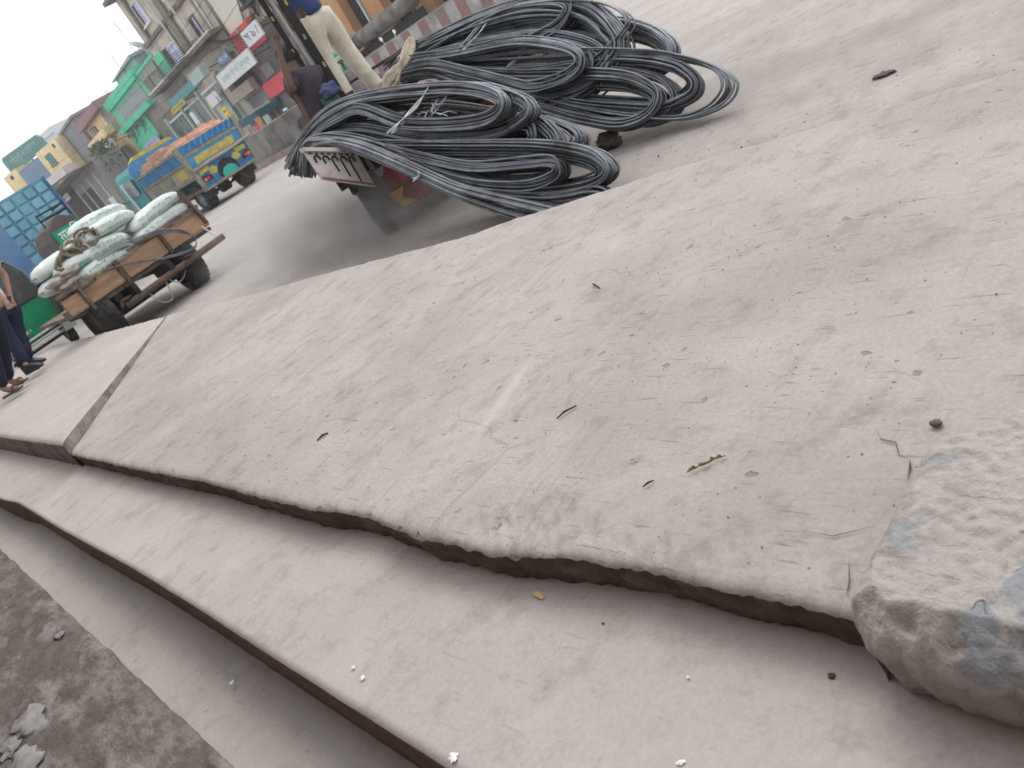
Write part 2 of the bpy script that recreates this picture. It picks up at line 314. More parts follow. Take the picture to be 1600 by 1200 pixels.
M['truck_blue'] = mat('truck_blue', (.03, .15, .34), .55, var=.3, scale=6, c2=(.02, .07, .15), amount=.4, bump=.1)
M['truck_cyan'] = mat('truck_cyan_blue', (.05, .235, .46), .55, var=.2, scale=4, c2=(.03, .13, .27), amount=.3, bump=.1)
M['truck_yellow'] = mat('truck_yellow', (.47, .39, .06), .6, var=.3, scale=7, c2=(.26, .25, .14), amount=.42, bump=.1)
M['truck_olive'] = mat('truck_olive_rail', (.235, .235, .165), .7, var=.25, scale=8, c2=(.13, .15, .15), amount=.4, bump=.2)
M['truck_pink'] = mat('truck_faded_pink', (.33, .245, .245), .7, var=.3, scale=4, c2=(.30, .29, .14), amount=.45, bump=.2)
M['lamp_red'] = mat('tail_lamp_red', (.68, .02, .045), .25, var=.2, bump=0, spec=.6)
M['lamp_amber'] = mat('tail_lamp_orange', (.75, .17, .10), .3, var=.2, bump=0)
M['teal'] = mat('teal_mudflap', (.02, .38, .31), .6, var=.15, bump=.05)
M['teal_dark'] = mat('teal_door', (.025, .26, .27), .5, var=.2, bump=.05)
M['brick'] = mat('fresh_brick', (.78, .45, .31), .9, var=.2, scale=9, bump=.4, rnd=.30)
M['green_cng'] = mat('green_body_paint', (.0, .205, .092), .4, var=.25, scale=3, bump=.05, coat=.2)
M['canopy'] = mat('dark_canopy_cloth', (.055, .062, .065), .8, var=.3, scale=4, c2=(.12, .125, .12), amount=.3, bump=.3)
M['silver'] = mat('silver_sheet', (.42, .43, .43), .45, .5, var=.15, bump=.1)
M['hood'] = mat('brown_grey_hood', (.095, .082, .083), .8, var=.2, scale=5, bump=.2)
M['signgreen'] = mat('sign_green', (.0, .27, .14), .5, var=.12, bump=0)
M['white'] = mat('white_paint', (.78, .79, .80), .6, var=.06, bump=0)
M['offwhite'] = mat('off_white_board', (.58, .61, .63), .6, var=.10, scale=3, bump=.05)
M['ink_dark'] = mat('dark_lettering', (.05, .055, .09), .7, var=.1, bump=0)
M['ink_teal'] = mat('faded_teal_lettering', (.30, .45, .47), .7, var=.1, bump=0)
M['ink_red'] = mat('red_brown_lettering', (.40, .12, .02), .7, var=.1, bump=0)
M['cargo'] = mat('cargo_teal_blue', (.10, .29, .40), .6, var=.25, scale=1.4, c2=(.17, .33, .40), amount=.4, bump=.1)
M['cargo_panel'] = mat('cargo_panel_blue', (.155, .365, .47), .6, var=.25, scale=2.2, c2=(.235, .40, .48), amount=.5, bump=.1, rnd=.15)
M['blue_smooth'] = mat('smooth_blue_sheet', (.085, .205, .385), .5, var=.2, scale=1.2, c2=(.17, .20, .27), amount=.35, bump=.05)
M['trousers_cream'] = mat('cream_trousers', (.60, .56, .46), .9, var=.12, scale=7, c2=(.42, .38, .31), amount=.35, bump=.9, bscale=14)
M['shirt_blue'] = mat('blue_shirt', (.045, .07, .19), .9, var=.2, bump=.4, bscale=25)
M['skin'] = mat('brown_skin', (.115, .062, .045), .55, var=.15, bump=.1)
M['skin_lit'] = mat('tan_skin', (.33, .19, .135), .55, var=.12, bump=.1)  # lit skin: the brightness is put into the colour
M['purple'] = mat('dark_purple_cloth', (.050, .040, .055), .95, var=.25, scale=6, bump=.4, bscale=30)
M['navy'] = mat('navy_trousers', (.018, .023, .055), .9, var=.25, scale=5, bump=.4, bscale=25)
M['track'] = mat('dark_track_trousers', (.014, .018, .034), .9, var=.25, bump=.3)
M['pale_shirt'] = mat('pale_pink_shirt', (.62, .52, .50), .9, var=.12, bump=.3)
M['olive_shirt'] = mat('grey_olive_shirt', (.22, .235, .21), .9, var=.12, bump=.3)
M['hair'] = mat('black_hair', (.012, .011, .011), .6, var=.3, bump=.4, bscale=90)
M['shoe'] = mat('black_shoe', (.035, .038, .048), .45, var=.2, bump=.1)
M['sandal'] = mat('brown_sandal', (.12, .06, .045), .7, var=.2, bump=.1)
M['median'] = mat('stained_wall', (.235, .215, .205), .9, var=.3, scale=1.6, c2=(.09, .085, .085), amount=.5, bump=.4, bscale=12)
M['stripe_red'] = mat('faded_red_stripe', (.265, .125, .13), .9, var=.25, scale=2.5, c2=(.22, .175, .17), amount=.45, bump=.2)
M['stripe_white'] = mat('dirty_white_stripe', (.37, .365, .355), .9, var=.2, scale=2.5, c2=(.22, .215, .21), amount=.4, bump=.2)
M['kerb_red'] = mat('kerb_dusty_pink', (.33, .255, .25), .9, var=.25, scale=2, bump=.2)
M['b_beige'] = mat('stained_beige_render', (.50, .46, .39), .9, var=.16, scale=.8, c2=(.24, .22, .195), amount=.42, bump=.3, bscale=6)
M['b_plain'] = mat('plain_beige_render', (.58, .55, .48), .9, var=.08, scale=.5, bump=.1)
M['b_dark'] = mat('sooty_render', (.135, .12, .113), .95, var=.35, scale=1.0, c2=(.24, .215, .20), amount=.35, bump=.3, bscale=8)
M['b_brown'] = mat('brown_pillar', (.19, .165, .135), .9, var=.2, scale=1.5, bump=.2)
M['b_green'] = mat('bright_green_render', (.085, .53, .335), .8, var=.14, scale=.9, c2=(.05, .33, .23), amount=.3, bump=.2, bscale=6)
M['b_greygreen'] = mat('grey_green_render', (.245, .27, .235), .9, var=.15, scale=1, c2=(.16, .17, .14), amount=.4, bump=.2)
M['b_grey'] = mat('grey_cement_render', (.225, .235, .25), .9, var=.10, scale=.5, c2=(.18, .185, .195), amount=.4, bump=.2, bscale=5)
M['b_cream'] = mat('cream_yellow_render', (.76, .61, .34), .9, var=.14, scale=.8, c2=(.48, .38, .22), amount=.3, bump=.2)
M['b_white'] = mat('hazy_white_render', (.62, .64, .68), .9, var=.06, bump=.1)
M['maroon'] = mat('maroon_roof_band', (.28, .155, .16), .8, var=.2, scale=2, bump=.2)
M['lav'] = mat('lavender_glass', (.37, .42, .72), .3, var=.08, scale=.8, bump=0, spec=.5)
M['glass_dark'] = mat('dark_shop_glass', (.045, .075, .075), .15, var=.4, scale=.9, c2=(.11, .15, .15), amount=.35, bump=0, spec=.5)
M['glass_black'] = mat('blackish_glass', (.02, .024, .035), .15, var=.5, scale=1.5, bump=0, spec=.5)
M['dark'] = mat('dark_opening', (.018, .018, .02), .8, var=.3, bump=0)
M['teal_col'] = mat('pale_teal_column', (.36, .44, .41), .7, var=.1, bump=.1)
M['pipe'] = mat('white_pipe', (.56, .55, .51), .6, var=.1, bump=0)
M['shutter'] = mat('grey_shutter', (.31, .33, .34), .6, .2, var=.12, scale=3, bump=.1)
M['tank_blue'] = mat('bluish_tin', (.30, .365, .405), .6, .2, var=.12, scale=1.5, c2=(.24, .28, .30), amount=.4, bump=.1)
M['red_sign'] = mat('red_shop_board', (.58, .045, .06), .5, var=.12, scale=1.5, bump=0)
M['tan_frame'] = mat('tan_board', (.32, .275, .235), .8, var=.12, bump=.1)
M['navy_awning'] = mat('teal_navy_awning', (.03, .085, .135), .8, var=.25, bump=.2)
M['orange_pillar'] = mat('orange_brown_pillar', (.46, .25, .12), .7, var=.12, scale=1.5, bump=.1)
M['tarp'] = mat('grey_tarp', (.19, .18, .165), .9, var=.3, scale=2, c2=(.08, .075, .07), amount=.45, bump=.5, bscale=9)
M['billboard'] = mat('green_billboard', (.06, .20, .185), .6, var=.12, scale=.5, bump=0)
M['blue_band'] = mat('dull_blue_band', (.14, .215, .33), .7, var=.15, bump=0)
M['brown_shop'] = mat('dusty_brown_front', (.215, .205, .20), .9, var=.3, scale=.8, c2=(.26, .20, .18), amount=.35, bump=.2)
M['awn_white'] = mat('dusty_white_awning', (.56, .54, .55), .85, var=.12, scale=2, bump=.2)
M['yellow_sign'] = mat('yellow_sign', (.75, .52, .015), .5, var=.06, bump=0)
M['leaf'] = mat('leaf_green', (.15, .20, .075), .8, var=.3, scale=30, bump=.1)
M['leaf_far'] = mat('far_leaves', (.055, .085, .04), .8, var=.4, scale=2, bump=0, rnd=.2)
M['twig'] = mat('dark_twig', (.045, .036, .03), .9, var=.3, bump=.3)
M['chip_orange'] = mat('orange_wrapper', (.72, .44, .22), .6, var=.1, bump=0)
M['dropping'] = mat('white_dropping', (.80, .82, .85), .8, var=.04, bump=0)
M['clod'] = mat('dark_clod', (.085, .075, .066), .95, var=.35, scale=12, bump=.9, bscale=30)
M['pink'] = mat('pink_cloth', (.55, .16, .15), .9, var=.15, bump=.2)
M['capblue'] = mat('light_blue_cap', (.42, .62, .72), .8, var=.06, bump=.1)
M['orange_cloth'] = mat('orange_cloth', (.60, .13, .05), .9, var=.2, bump=.2)
M['rag_blue'] = mat('blue_rag', (.06, .075, .17), .95, var=.3, scale=9, bump=.6, bscale=35)
M['rag_green'] = mat('dark_green_rag', (.035, .085, .07), .95, var=.4, scale=7, bump=.6, bscale=30)

def text(name, body, size, m, parent, loc, rot, width=None, extrude=.004, align='CENTER'):
    cu = bpy.data.curves.new(name, 'FONT'); cu.body = body; cu.size = size; cu.extrude = extrude
    cu.align_x = align; cu.align_y = 'CENTER'; cu.resolution_u = 2
    t = bpy.data.objects.new(name, cu); COL.objects.link(t)
    bpy.context.view_layer.update()
    me = bpy.data.meshes.new_from_object(t.evaluated_get(bpy.context.evaluated_depsgraph_get()))
    bpy.data.objects.remove(t); bpy.data.curves.remove(cu)
    if width and len(me.vertices):
        xs = [v.co.x for v in me.vertices]; w = max(xs)-min(xs)
        if w > 1e-6:
            k = width/w
            for v in me.vertices: v.co.x *= k
    me.name = name; me.materials.clear(); me.materials.append(m)
    o = bpy.data.objects.new(name, me); COL.objects.link(o)
    if parent: o.parent = parent
    o.location = loc; o.rotation_euler = rot
    return o
# ------------------------------------------------------------------ the setting: ground, road, slabs
def sheet(name, m, x0, x1, y0, y1, z, nx=1, ny=1, amp=0.0, sc=1.0):
    mb = MB()
    for j in range(ny+1):
        for i in range(nx+1):
            x = x0+(x1-x0)*i/nx; y = y0+(y1-y0)*j/ny
            h = amp*noise.noise((x*sc, y*sc, 0)) if amp else 0
            mb.v.append((x, y, z+h))
    mb.f = [(j*(nx+1)+i, j*(nx+1)+i+1, (j+1)*(nx+1)+i+1, (j+1)*(nx+1)+i) for j in range(ny) for i in range(nx)]
    o = mb.build(name, m, smooth=True)
    return tag(o, kind='structure')

sheet('ground', M['ground'], -900, 900, -600, 1500, -.34)
sheet('road', M['road'], 2.15, 27.0, -12, 140, 0.0, 60, 300, .012, .8)
sheet('side_ground', M['far'], -14, 2.145, 11.9, 140, .004)
sheet('lower_strip', M['far'], -.6, .7, -3, 12, -.045, 8, 60, .004, 3)

def interp(tab, y):
    if y <= tab[0][0]: return tab[0][1]
    for (a, xa), (b, xb) in zip(tab, tab[1:]):
        if y <= b: return xa+(xb-xa)*(y-a)/(b-a)
    return tab[-1][1]

NEAR = [(-3, .82), (.43, .82), (.475, .66), (.5, .638), (.67, .640), (.86, .650), (1.05, .652), (1.29, .622), (1.58, .618), (1.86, .655), (2.12, .640), (2.6, .652), (3.04, .668), (3.94, .672), (5.17, .69), (12, .70)]
FAR = [(-3, 2.6), (.73, 2.57), (1.28, 2.545), (1.75, 2.48), (2.03, 2.43), (2.83, 2.45), (3.65, 2.43), (5.2, 2.465), (7.6, 2.46), (14, 2.42)]
MIDE = [(-3, .22), (1.12, .24), (1.77, .262), (2.45, .288), (3.15, .308), (4.2, .32), (4.87, .338), (5.46, .352), (5.9, .33), (12, .32)]

def platform(name, m, me_, left, right, ya, yb, z, zb, nx, ny, fn=None, chip=.010, wob=.006, yskew=(0, 0), und=.004, rim=.03, seed=0, grade=1, under=0):
    """slab with an uneven top, chipped rims and rough side faces; yskew adds to y at (start, end) per metre of x"""
    bm = bmesh.new(); V = []
    xr = left(1)
    for j in range(ny+1):
        row = []
        v = (j/ny)**grade if grade > 0 else 1-(1-j/ny)**(-grade)
        y = ya+(yb-ya)*v
        for i in range(nx+1):
            u = i/nx
            yy0 = y
            xl = left(yy0); xq = right(yy0)
            jl = chip*(.45*noise.noise((yy0*7+seed, 3.1, seed)) + .55*noise.noise((yy0*26, seed, 1.7)) + .45*max(0, noise.noise((yy0*70, seed, 2.7))))
            x = xl + (xq-xl)*u
            d0, d1 = (x-xl), (xq-x)
            x += jl*max(0, 1-d0/.08) + chip*2.2*(noise.noise((yy0*6, 9.3+seed, 2)) + .5*noise.noise((yy0*24, 4, seed)))*max(0, 1-d1/.12)
            yy = y + (yskew[0]*(1-v)+yskew[1]*v)*(x-.69)
            h = und*noise.noise((x*2.1, yy*2.1, seed)) + und*.5*noise.noise((x*7, yy*7, seed+4))
            e = max(0, 1-min(d0, d1)/rim)
            h -= e*e*(chip*.7 + wob*1.4*abs(noise.noise((x*28, yy*28, seed+1))) + wob*abs(noise.noise((x*60, yy*60, seed+2))))
            if fn: h += fn(x, yy)
            row.append(bm.verts.new((x, yy, z+h)))
        V.append(row)
    for j in range(ny):
        for i in range(nx):
            bm.faces.new((V[j][i], V[j][i+1], V[j+1][i+1], V[j+1][i])).material_index = 0
    def skirt(vs_, dx, dy, rough, und_=0):
        prev = vs_
        for k in (1, 2, 3):
            cur = []
            for p, q in zip(vs_, prev):
                co = p.co
                zz = co.z + (zb-co.z)*k/3
                o_ = rough*(noise.noise((co.x*18+k, co.y*18, k*3.3+seed)) + .7*noise.noise((co.x*45, co.y*45, k*1.9))) - .004*k
                cur.append(bm.verts.new((co.x+dx*o_+und_*(k/3)**.8, co.y+dy*o_, zz)))
            for i in range(len(vs_)-1):
                bm.faces.new((prev[i], prev[i+1], cur[i+1], cur[i])).material_index = 1
            prev = cur
    skirt([V[j][0] for j in range(ny+1)], -1, 0, wob, under)
    skirt([V[j][nx] for j in range(ny, -1, -1)], 1, 0, wob)
    skirt(V[0][::-1], 0, -1, wob); skirt(V[ny], 0, 1, wob)
    bmesh.ops.recalc_face_normals(bm, faces=bm.faces)
    me = bpy.data.meshes.new(name); bm.to_mesh(me); bm.free()
    me.polygons.foreach_set('use_smooth', [True]*len(me.polygons))
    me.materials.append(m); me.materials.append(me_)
    o = bpy.data.objects.new(name, me); COL.objects.link(o)
    return tag(o, kind='structure')

def slab_fn(x, y):
    h = 0
    # spalled patch on the near rim and small gouges
    d = math.hypot((x-.70)/.11, (y-1.27)/.20)
    if d < 1: h -= .016*(1-d)**.7*(.25+abs(noise.noise((x*34, y*34, 2)))*2.0+.5*abs(noise.noise((x*75, y*75, 4))))
    d = math.hypot((x-.70)/.07, (y-.98)/.30)
    if d < 1: h -= .010*(1-d)**.6*abs(noise.noise((x*45, y*45, 5)))*2
    e_ = max(0, 1-(x-.64)/.06)
    h -= e_*.0035*max(0, noise.noise((x*38, y*38, 8)))*2
    # trowel arcs
    for (cx, cy, sx, sy) in ((.95, 1.75, .35, .35), (1.0, .75, .3, .4), (1.7, 1.3, .4, .5)):
        d = math.hypot((x-cx)/sx, (y-cy)/sy)
        if d < 1: h += .0016*(1-d)*math.sin((x*.9+y*.5)*95+3*noise.noise((x*4, y*4, 1)))
    return h

JK = 1.46
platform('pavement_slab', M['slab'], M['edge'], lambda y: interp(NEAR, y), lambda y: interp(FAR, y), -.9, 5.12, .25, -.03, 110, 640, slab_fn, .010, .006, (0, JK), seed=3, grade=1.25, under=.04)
platform('far_pavement_slab', M['far'], M['far_edge'], lambda y: .69, lambda y: 2.44, 5.135, 12.4, .318, .0, 40, 130, lambda x, y: -.058*min(1, max(0, (x-.8)/1.5)), .010, .006, (JK, 0), seed=8)
platform('middle_platform', M['mid'], M['step_edge'], lambda y: interp(MIDE, y), lambda y: .74, -2.5, 12, .15, -.06, 24, 260, None, .002, .002, und=.003, rim=.012, seed=13)
tag(bpy.data.objects['far_pavement_slab'], kind='structure')

# plinth the photographer stands on: dark grimy floor, its rim dropping to the strip
def plinth_fn(x, y):
    return .0035*noise.fractal((x*16, y*16, 3), 1.0, 2.0, 5)
platform('shop_plinth', M['plinth'], M['edge'], lambda y: -3.0, lambda y: .002+.0215*y, -2.5, 8, .06, -.06, 160, 360, plinth_fn, .004, .004, und=.004, rim=.02, seed=21, grade=1.5)

# broken higher slab at the right
def block_fn(x, y):
    s_ = x-.925-(.5-y)*.85+.03*noise.noise((x*14, y*14, 1))+.012*noise.noise((x*45, y*45, 1))
    q = min(1, max(0, (s_+.03)/.07))
    h = -.10*q*q*(3-2*q)-.018*min(1, max(0, (x-.6)/.4))
    fr = noise.fractal((x*13, y*13, 5), 1.0, 2.0, 5)
    h += .0045*fr*(1-.5*q) + .004*noise.noise((x*60, y*60, 6))*(1-.6*q)
    xl = .572-.05*max(0, .45-y)
    w_ = .052+.022*noise.noise((y*11, 2, 3))+.010*noise.noise((y*37, 5, 3))
    d = max(0, 1-(x-xl)/w_)          # broken bevel along the near rim, rough under a sharp crease
    if d > 0: h -= .048*d + .020*abs(noise.fractal((x*26, y*26, 9), 1.0, 2.0, 4))*min(1, d*4)
    e = max(0, 1-(.500-y)/.028)          # rounded end rim
    h -= e*e*(.018+.012*abs(noise.noise((x*30, 3, 3))))*(1-q)
    return h
platform('broken_pavement_slab', M['block'], M['block'], lambda y: .572-.05*max(0, .45-y)+.035*max(0, (y-.45)/.05)**2, lambda y: 1.75, -.9, .503, .325, -.03, 300, 260, block_fn, .016, .014, (0, -.02), und=.003, rim=.02, seed=31, grade=-1.8, under=.075)

# unseen shop added behind the camera, its awning sized to shade the steps
t = thing('unseen_shop', 'unseen shop front with a deep awning added to shade the plinth and steps', 'shop', (-3.0, 2.0, 0))
box('wall', M['shop_bounce'], t, -.25, 0, -9, 14, -.1, 4.2)
box('awning', M['shop_bounce'], t, 0.002, 2.72, -9, 14, 2.9, 3.05)
for y in (-3.2, 9.4): box('column', M['shop_bounce'], t, 2.42, 2.67, y, y+.25, .0, 2.898)
tag(t, kind='structure')

# median wall between the carriageways
t = thing('median_wall', 'low stained cement wall with faded red and white stripes along the road middle', 'wall', (16.9, 0, 0))
def mtop(y): return 1.44-(y-17.7)*.0165 if y < 33 else 1.19
def wallpiece(name, m, ya, yb, xo=0.0, z0=.22, dz=0.0):
    mb = MB(); mb.add([(x, y, (z0 if k == 0 else mtop(y)+dz)) for k in (0, 1) for y in (ya, yb) for x in (-.14-xo, .14+xo)],
                      [(0,2,3,1),(4,5,7,6),(0,1,5,4),(2,6,7,3),(0,4,6,2),(1,3,7,5)])
    return mb.build(name, m, t)
wallpiece('wall_run', M['median'], 21.5, 32.0)
y = 4.0; k = 0
while y < 21.45:
    w = .40 if k % 2 else .46
    wallpiece('stripe', M['stripe_red'] if k % 2 else M['stripe_white'], y, min(y+w, 21.496), .003*(k % 2)); y += w+.0005; k += 1
wallpiece('coping', M['stripe_white'], 4, 32, .012, 1.0, .018).location.z = 0
for o in [c for c in t.children if c.name.startswith('coping')]:
    me = o.data
    for v in me.vertices:
        if v.co.z < 1.1: v.co.z = mtop(v.co.y)-.02
mb = MB(); y = 4
while y < 32: 
    box('kerb_stone', M['kerb_red'], t, -.34, .34, y, y+.94, 0, .22 if int(y) % 2 else .215, bevel=.02); y += .95
box('end_post', M['stripe_red'], t, -.2, .2, 32.01, 32.5, .0, 1.15)

# ------------------------------------------------------------------ far side of the road
class Face:
    def __init__(s, P, a):
        s.P = Vector((P[0], P[1], 0)); s.a = a
        s.d = Vector((math.sin(a), math.cos(a), 0)); s.n = Vector((-math.cos(a), math.sin(a), 0)); s.rz = PI/2-a
    def at(s, u, out=0, z=0): return s.P + s.d*u + s.n*out + Vector((0, 0, z))
F1 = Face((27, 42), R(6.464)); F2 = Face((32.18, 87.7), R(-14))
RZT = (PI/2, 0, PI)          # text lying on a facade, read from the road

def bld(name, label, F, u0, u1, H, depth, m, cat='building', wall='wall', z0=0, group=None):
    t = thing(name, label, cat, F.at(u0), (0, 0, F.rz), group); t['_u0'] = u0
    box(wall, m, t, 0, u1-u0, -depth, 0, z0, H)
    return t
def pan(t, name, m, u0, u1, z0, z1, y0=0.0, y1=.05, bevel=0):
    b = t['_u0']
    return box(name, m, t, u0-b, u1-b, y0, y1, z0, z1, bevel)
def window(t, u0, u1, z0, z1, pane, frame, y=0.003, bars=1, left=0):
    f = MB(); b = t['_u0']; w = .09
    f.box(u0-b, u1-b, y, y+.10, z0, z0+w).box(u0-b, u1-b, y, y+.10, z1-w, z1)
    f.box(u0-b, u0-b+w, y, y+.10, z0+w, z1-w).box(u1-b-w, u1-b, y, y+.10, z0+w, z1-w)
    for k in range(bars):
        c = u0-b+(u1-u0)*(k+1)/(bars+1); f.box(c-.025, c+.025, y, y+.08, z0+w, z1-w)
    o = f.build('window', frame, t)
    xs = (u1-u0)*left
    if left: MB().box(u1-b-w-xs, u1-b-w, y, y+.02, z0+w, z1-w).build('pane', M['glass_black'], o)
    MB().box(u0-b+w, u1-b-w-xs-(.002 if left else 0), y, y+.03, z0+w, z1-w).build('pane', pane, o)
    MB().box(u0-b-.1, u1-b+.1, y, y+.16, z0-.10, z0-.002).build('sill', frame, o)
    return o
def signboard(name, label, F, u0, u1, z0, z1, m, txt=None, tm=None, ts=None, out=.35, depth=.10, cat='sign', rows=None, tw=None, group=None):
    t = thing(name, label, cat, F.at(u0, out, z0), (0, 0, F.rz), group)
    w = u1-u0; h = z1-z0
    box('board', m, t, 0, w, -depth, 0, 0, h)
    MB().box(.1, .16, -out, -depth-.002, h*.4, h*.4+.05).box(w-.16, w-.1, -out, -depth-.002, h*.4, h*.4+.05).build('bracket', M['black'], t)
    if txt:
        rows = rows or [(txt, .5)]
        for s_, zz in rows: text('lettering', s_, ts or h*.55, tm, t, (w/2, .004, h*zz), RZT, tw or w*.82)
    return t

# beige apartment block
t = bld('apartment_building', 'tall stained beige apartment block with lavender window panes and a sooty ground floor', F1, 3.2, 15.0, 12.7, 12, M['b_beige'])
pan(t, 'roof_slab', M['b_dark'], 2.9, 15.5, 12.702, 12.95, -12, .7)
pan(t, 'floor_band', M['b_dark'], 3.2, 15.0, 9.38, 9.62, .002, .22)
pan(t, 'ledge', M['b_dark'], 2.8, 17.8, 6.85, 7.06, .002, 1.0)
pan(t, 'ledge_lip', M['pipe'], 2.8, 17.8, 7.062, 7.16, .86, 1.02)
pan(t, 'pillar', M['b_brown'], 8.3, 9.2, 7.17, 12.7, .002, .20)
pan(t, 'pillar', M['b_brown'], 4.0, 4.5, 7.17, 9.378, .002, .16)
pan(t, 'soot_panel', M['b_dark'], 9.9, 10.25, 7.17, 9.37, .002, .08)
pan(t, 'pillar', M['b_dark'], 13.2, 13.6, 9.63, 12.7, .002, .22)
for u in (9.62, 3.55, 6.9):
    b = t['_u0']; MB().tube([(u-b, .32, 7.17), (u-b, .32, 12.6)], .07, 8).build('drain_pipe', M['pipe'], t)
window(t, 11.5, 13.1, 10.25, 11.7, M['lav'], M['pipe'], left=.3)
window(t, 5.5, 6.5, 7.25, 8.6, M['lav'], M['b_dark'], left=.35)
window(t, 10.3, 12.05, 7.2, 8.5, M['lav'], M['pipe'], left=.0)
window(t, 6.4, 7.8, 10.3, 11.7, M['lav'], M['pipe'], left=.2)
window(t, 4.0, 5.4, 10.2, 11.6, M['lav'], M['b_dark'])
pan(t, 'dark_recess', M['dark'], 12.1, 13.3, 7.18, 8.6, .002, .012)
pan(t, 'green_patch', M['b_green'], 13.4, 15.0, 7.17, 8.75, .002, .09)
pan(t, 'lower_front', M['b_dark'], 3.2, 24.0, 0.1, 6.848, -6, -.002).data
for u in (20.5, 16.25, 12.05, 7.4): pan(t, 'column', M['teal_col'], u-.13, u+.13, 0.1, 5.5, .0, .22)
for i, u in enumerate((16.4, 12.2, 7.55)):
    f = pan(t, 'shop_window', M['glass_dark'], u+.02, u+3.9, 2.4, 5.1, .0, .05)
    b = t['_u0']
    MB().box(u-b+1.9, u-b+1.98, .052, .10, 2.4, 5.1).build('mullion', M['teal_col'], f)
    MB().box(u-b+.02, u-b+3.9, .052, .12, 5.0, 5.12).build('transom', M['offwhite'], f)
pan(t, 'shop_counter', M['teal_col'], 8.0, 10.2, 2.5, 3.9, .06, .3)
pan(t, 'dirty_patch', M['brown_shop'], 12.5, 23.0, 5.75, 6.8, .0, .06)
signboard('shop_sign', 'long blurred teal shop board under the ledge of the beige block', F1, 10.3, 17.0, 5.55, 6.15, M['teal_dark'], 'x', M['ink_teal'], .4, rows=[('মেসার্স হার্ডওয়্যার', .5)])
signboard('shop_board', 'white board hanging low by the teal columns of the glass shop', F1, 7.7, 9.8, 3.95, 4.65, M['offwhite'], out=.7)
signboard('box_sign', 'small pale box sign hung on a wire bracket below the ledge', F1, 5.6, 7.9, 5.4, 6.1, M['teal_col'], 'x', M['ink_teal'], .35, out=1.6, depth=.5, rows=[('মেলা', .5)])
pan_t = t

# annex left of it
t = bld('annex_building', 'low grey green annex with a barred vent between beige and bright green houses', F1, 15.02, 20.2, 8.85, 9, M['b_greygreen'], z0=6.86)
pan(t, 'parapet', M['b_green'], 15.02, 20.2, 8.852, 9.05, -.3, .06)
v = MB(); b = t['_u0']
v.box(18.2-b, 19.7-b, .002, .03, 7.15, 8.3); o = v.build('vent', M['dark'], t)
for k in range(8): box('vent_bar', M['b_greygreen'], o, 18.25-b+k*.19, 18.33-b+k*.19, .031, .09, 7.17, 8.28)
pan(t, 'rust_stain', M['iron'], 15.5, 15.9, 7.2, 8.7, .002, .02)
t = thing('roof_tank', 'pale grey boxed water tank on the annex roof', 'tank', F1.at(14.6, -1.0, 8.86), (0, 0, F1.rz))
box('tank_body', M['shutter'], t, .5, 4.0, -2, 0, .2, 1.25); box('tank_lid', M['white'], t, .4, 4.1, -2.1, .1, 1.252, 1.33)
t = thing('tin_roof_shed', 'bluish tin rooftop shed above the green building', 'shed', F1.at(20.4, -.6, 9.52), (0, 0, F1.rz))
box('shed_wall', M['tank_blue'], t, 0, 6.6, -3, 0, 0, .55); MB().prism([(-.2, .552), (6.9, .552), (6.9, .62), (-.2, .78)], -3.2, .3).build('shed_roof', M['tank_blue'], t)
box('shed_panel', M['shutter'], t, 3.2, 5.2, .002, .1, .05, .5)

# bright green building
t = bld('green_building', 'bright green two storey building with a grey shuttered upper opening', F1, 20.25, 31.2, 9.5, 10, M['b_green'], z0=4.85)
pan(t, 'parapet', M['b_green'], 20.25, 31.4, 8.75, 9.48, .002, .25)
s = pan(t, 'shutter', M['shutter'], 20.9, 29.3, 7.2, 8.5, .002, .06); b = t['_u0']
for k in range(13): MB().box(21.0-b+k*.64, 21.06-b+k*.64, .061, .10, 7.22, 8.48).build('shutter_rib', M['tank_blue'], s)
pan(t, 'balcony_slab', M['b_green'], 20.3, 31.3, 6.75, 7.15, .002, .55)
pan(t, 'lower_recess', M['b_dark'], 20.3, 24.2, 4.9, 6.7, .002, .03)
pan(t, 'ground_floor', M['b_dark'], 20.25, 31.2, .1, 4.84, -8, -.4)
for k, (u, z) in enumerate(((25.6, 6.3), (27.6, 6.45), (29.3, 6.2))):
    a = thing('air_conditioner', ['dark window unit nearest the brown corner of the green wall', 'dark window unit in the middle of the green wall', 'dark window unit farthest along the green wall'][k], 'air conditioner', F1.at(u, .02, z), (0, 0, F1.rz), 'units on the green wall')
    box('casing', M['b_greygreen'], a, 0, .8, 0, .5, 0, .3); box('grille', M['dark'], a, .06, .74, .502, .52, .04, .26)
    MB().tube([(.4, .1, -.002), (.4, .1, -.4), (1.1, .1, -.55)], .03, 5).build('hose', M['black'], a)
signboard('painted_sign', 'small pink and white sign on the lower green wall', F1, 24.0, 28.2, 4.55, 5.08, M['lav'], 'x', M['pink'], .3, rows=[('ফ্যাশন', .5)])

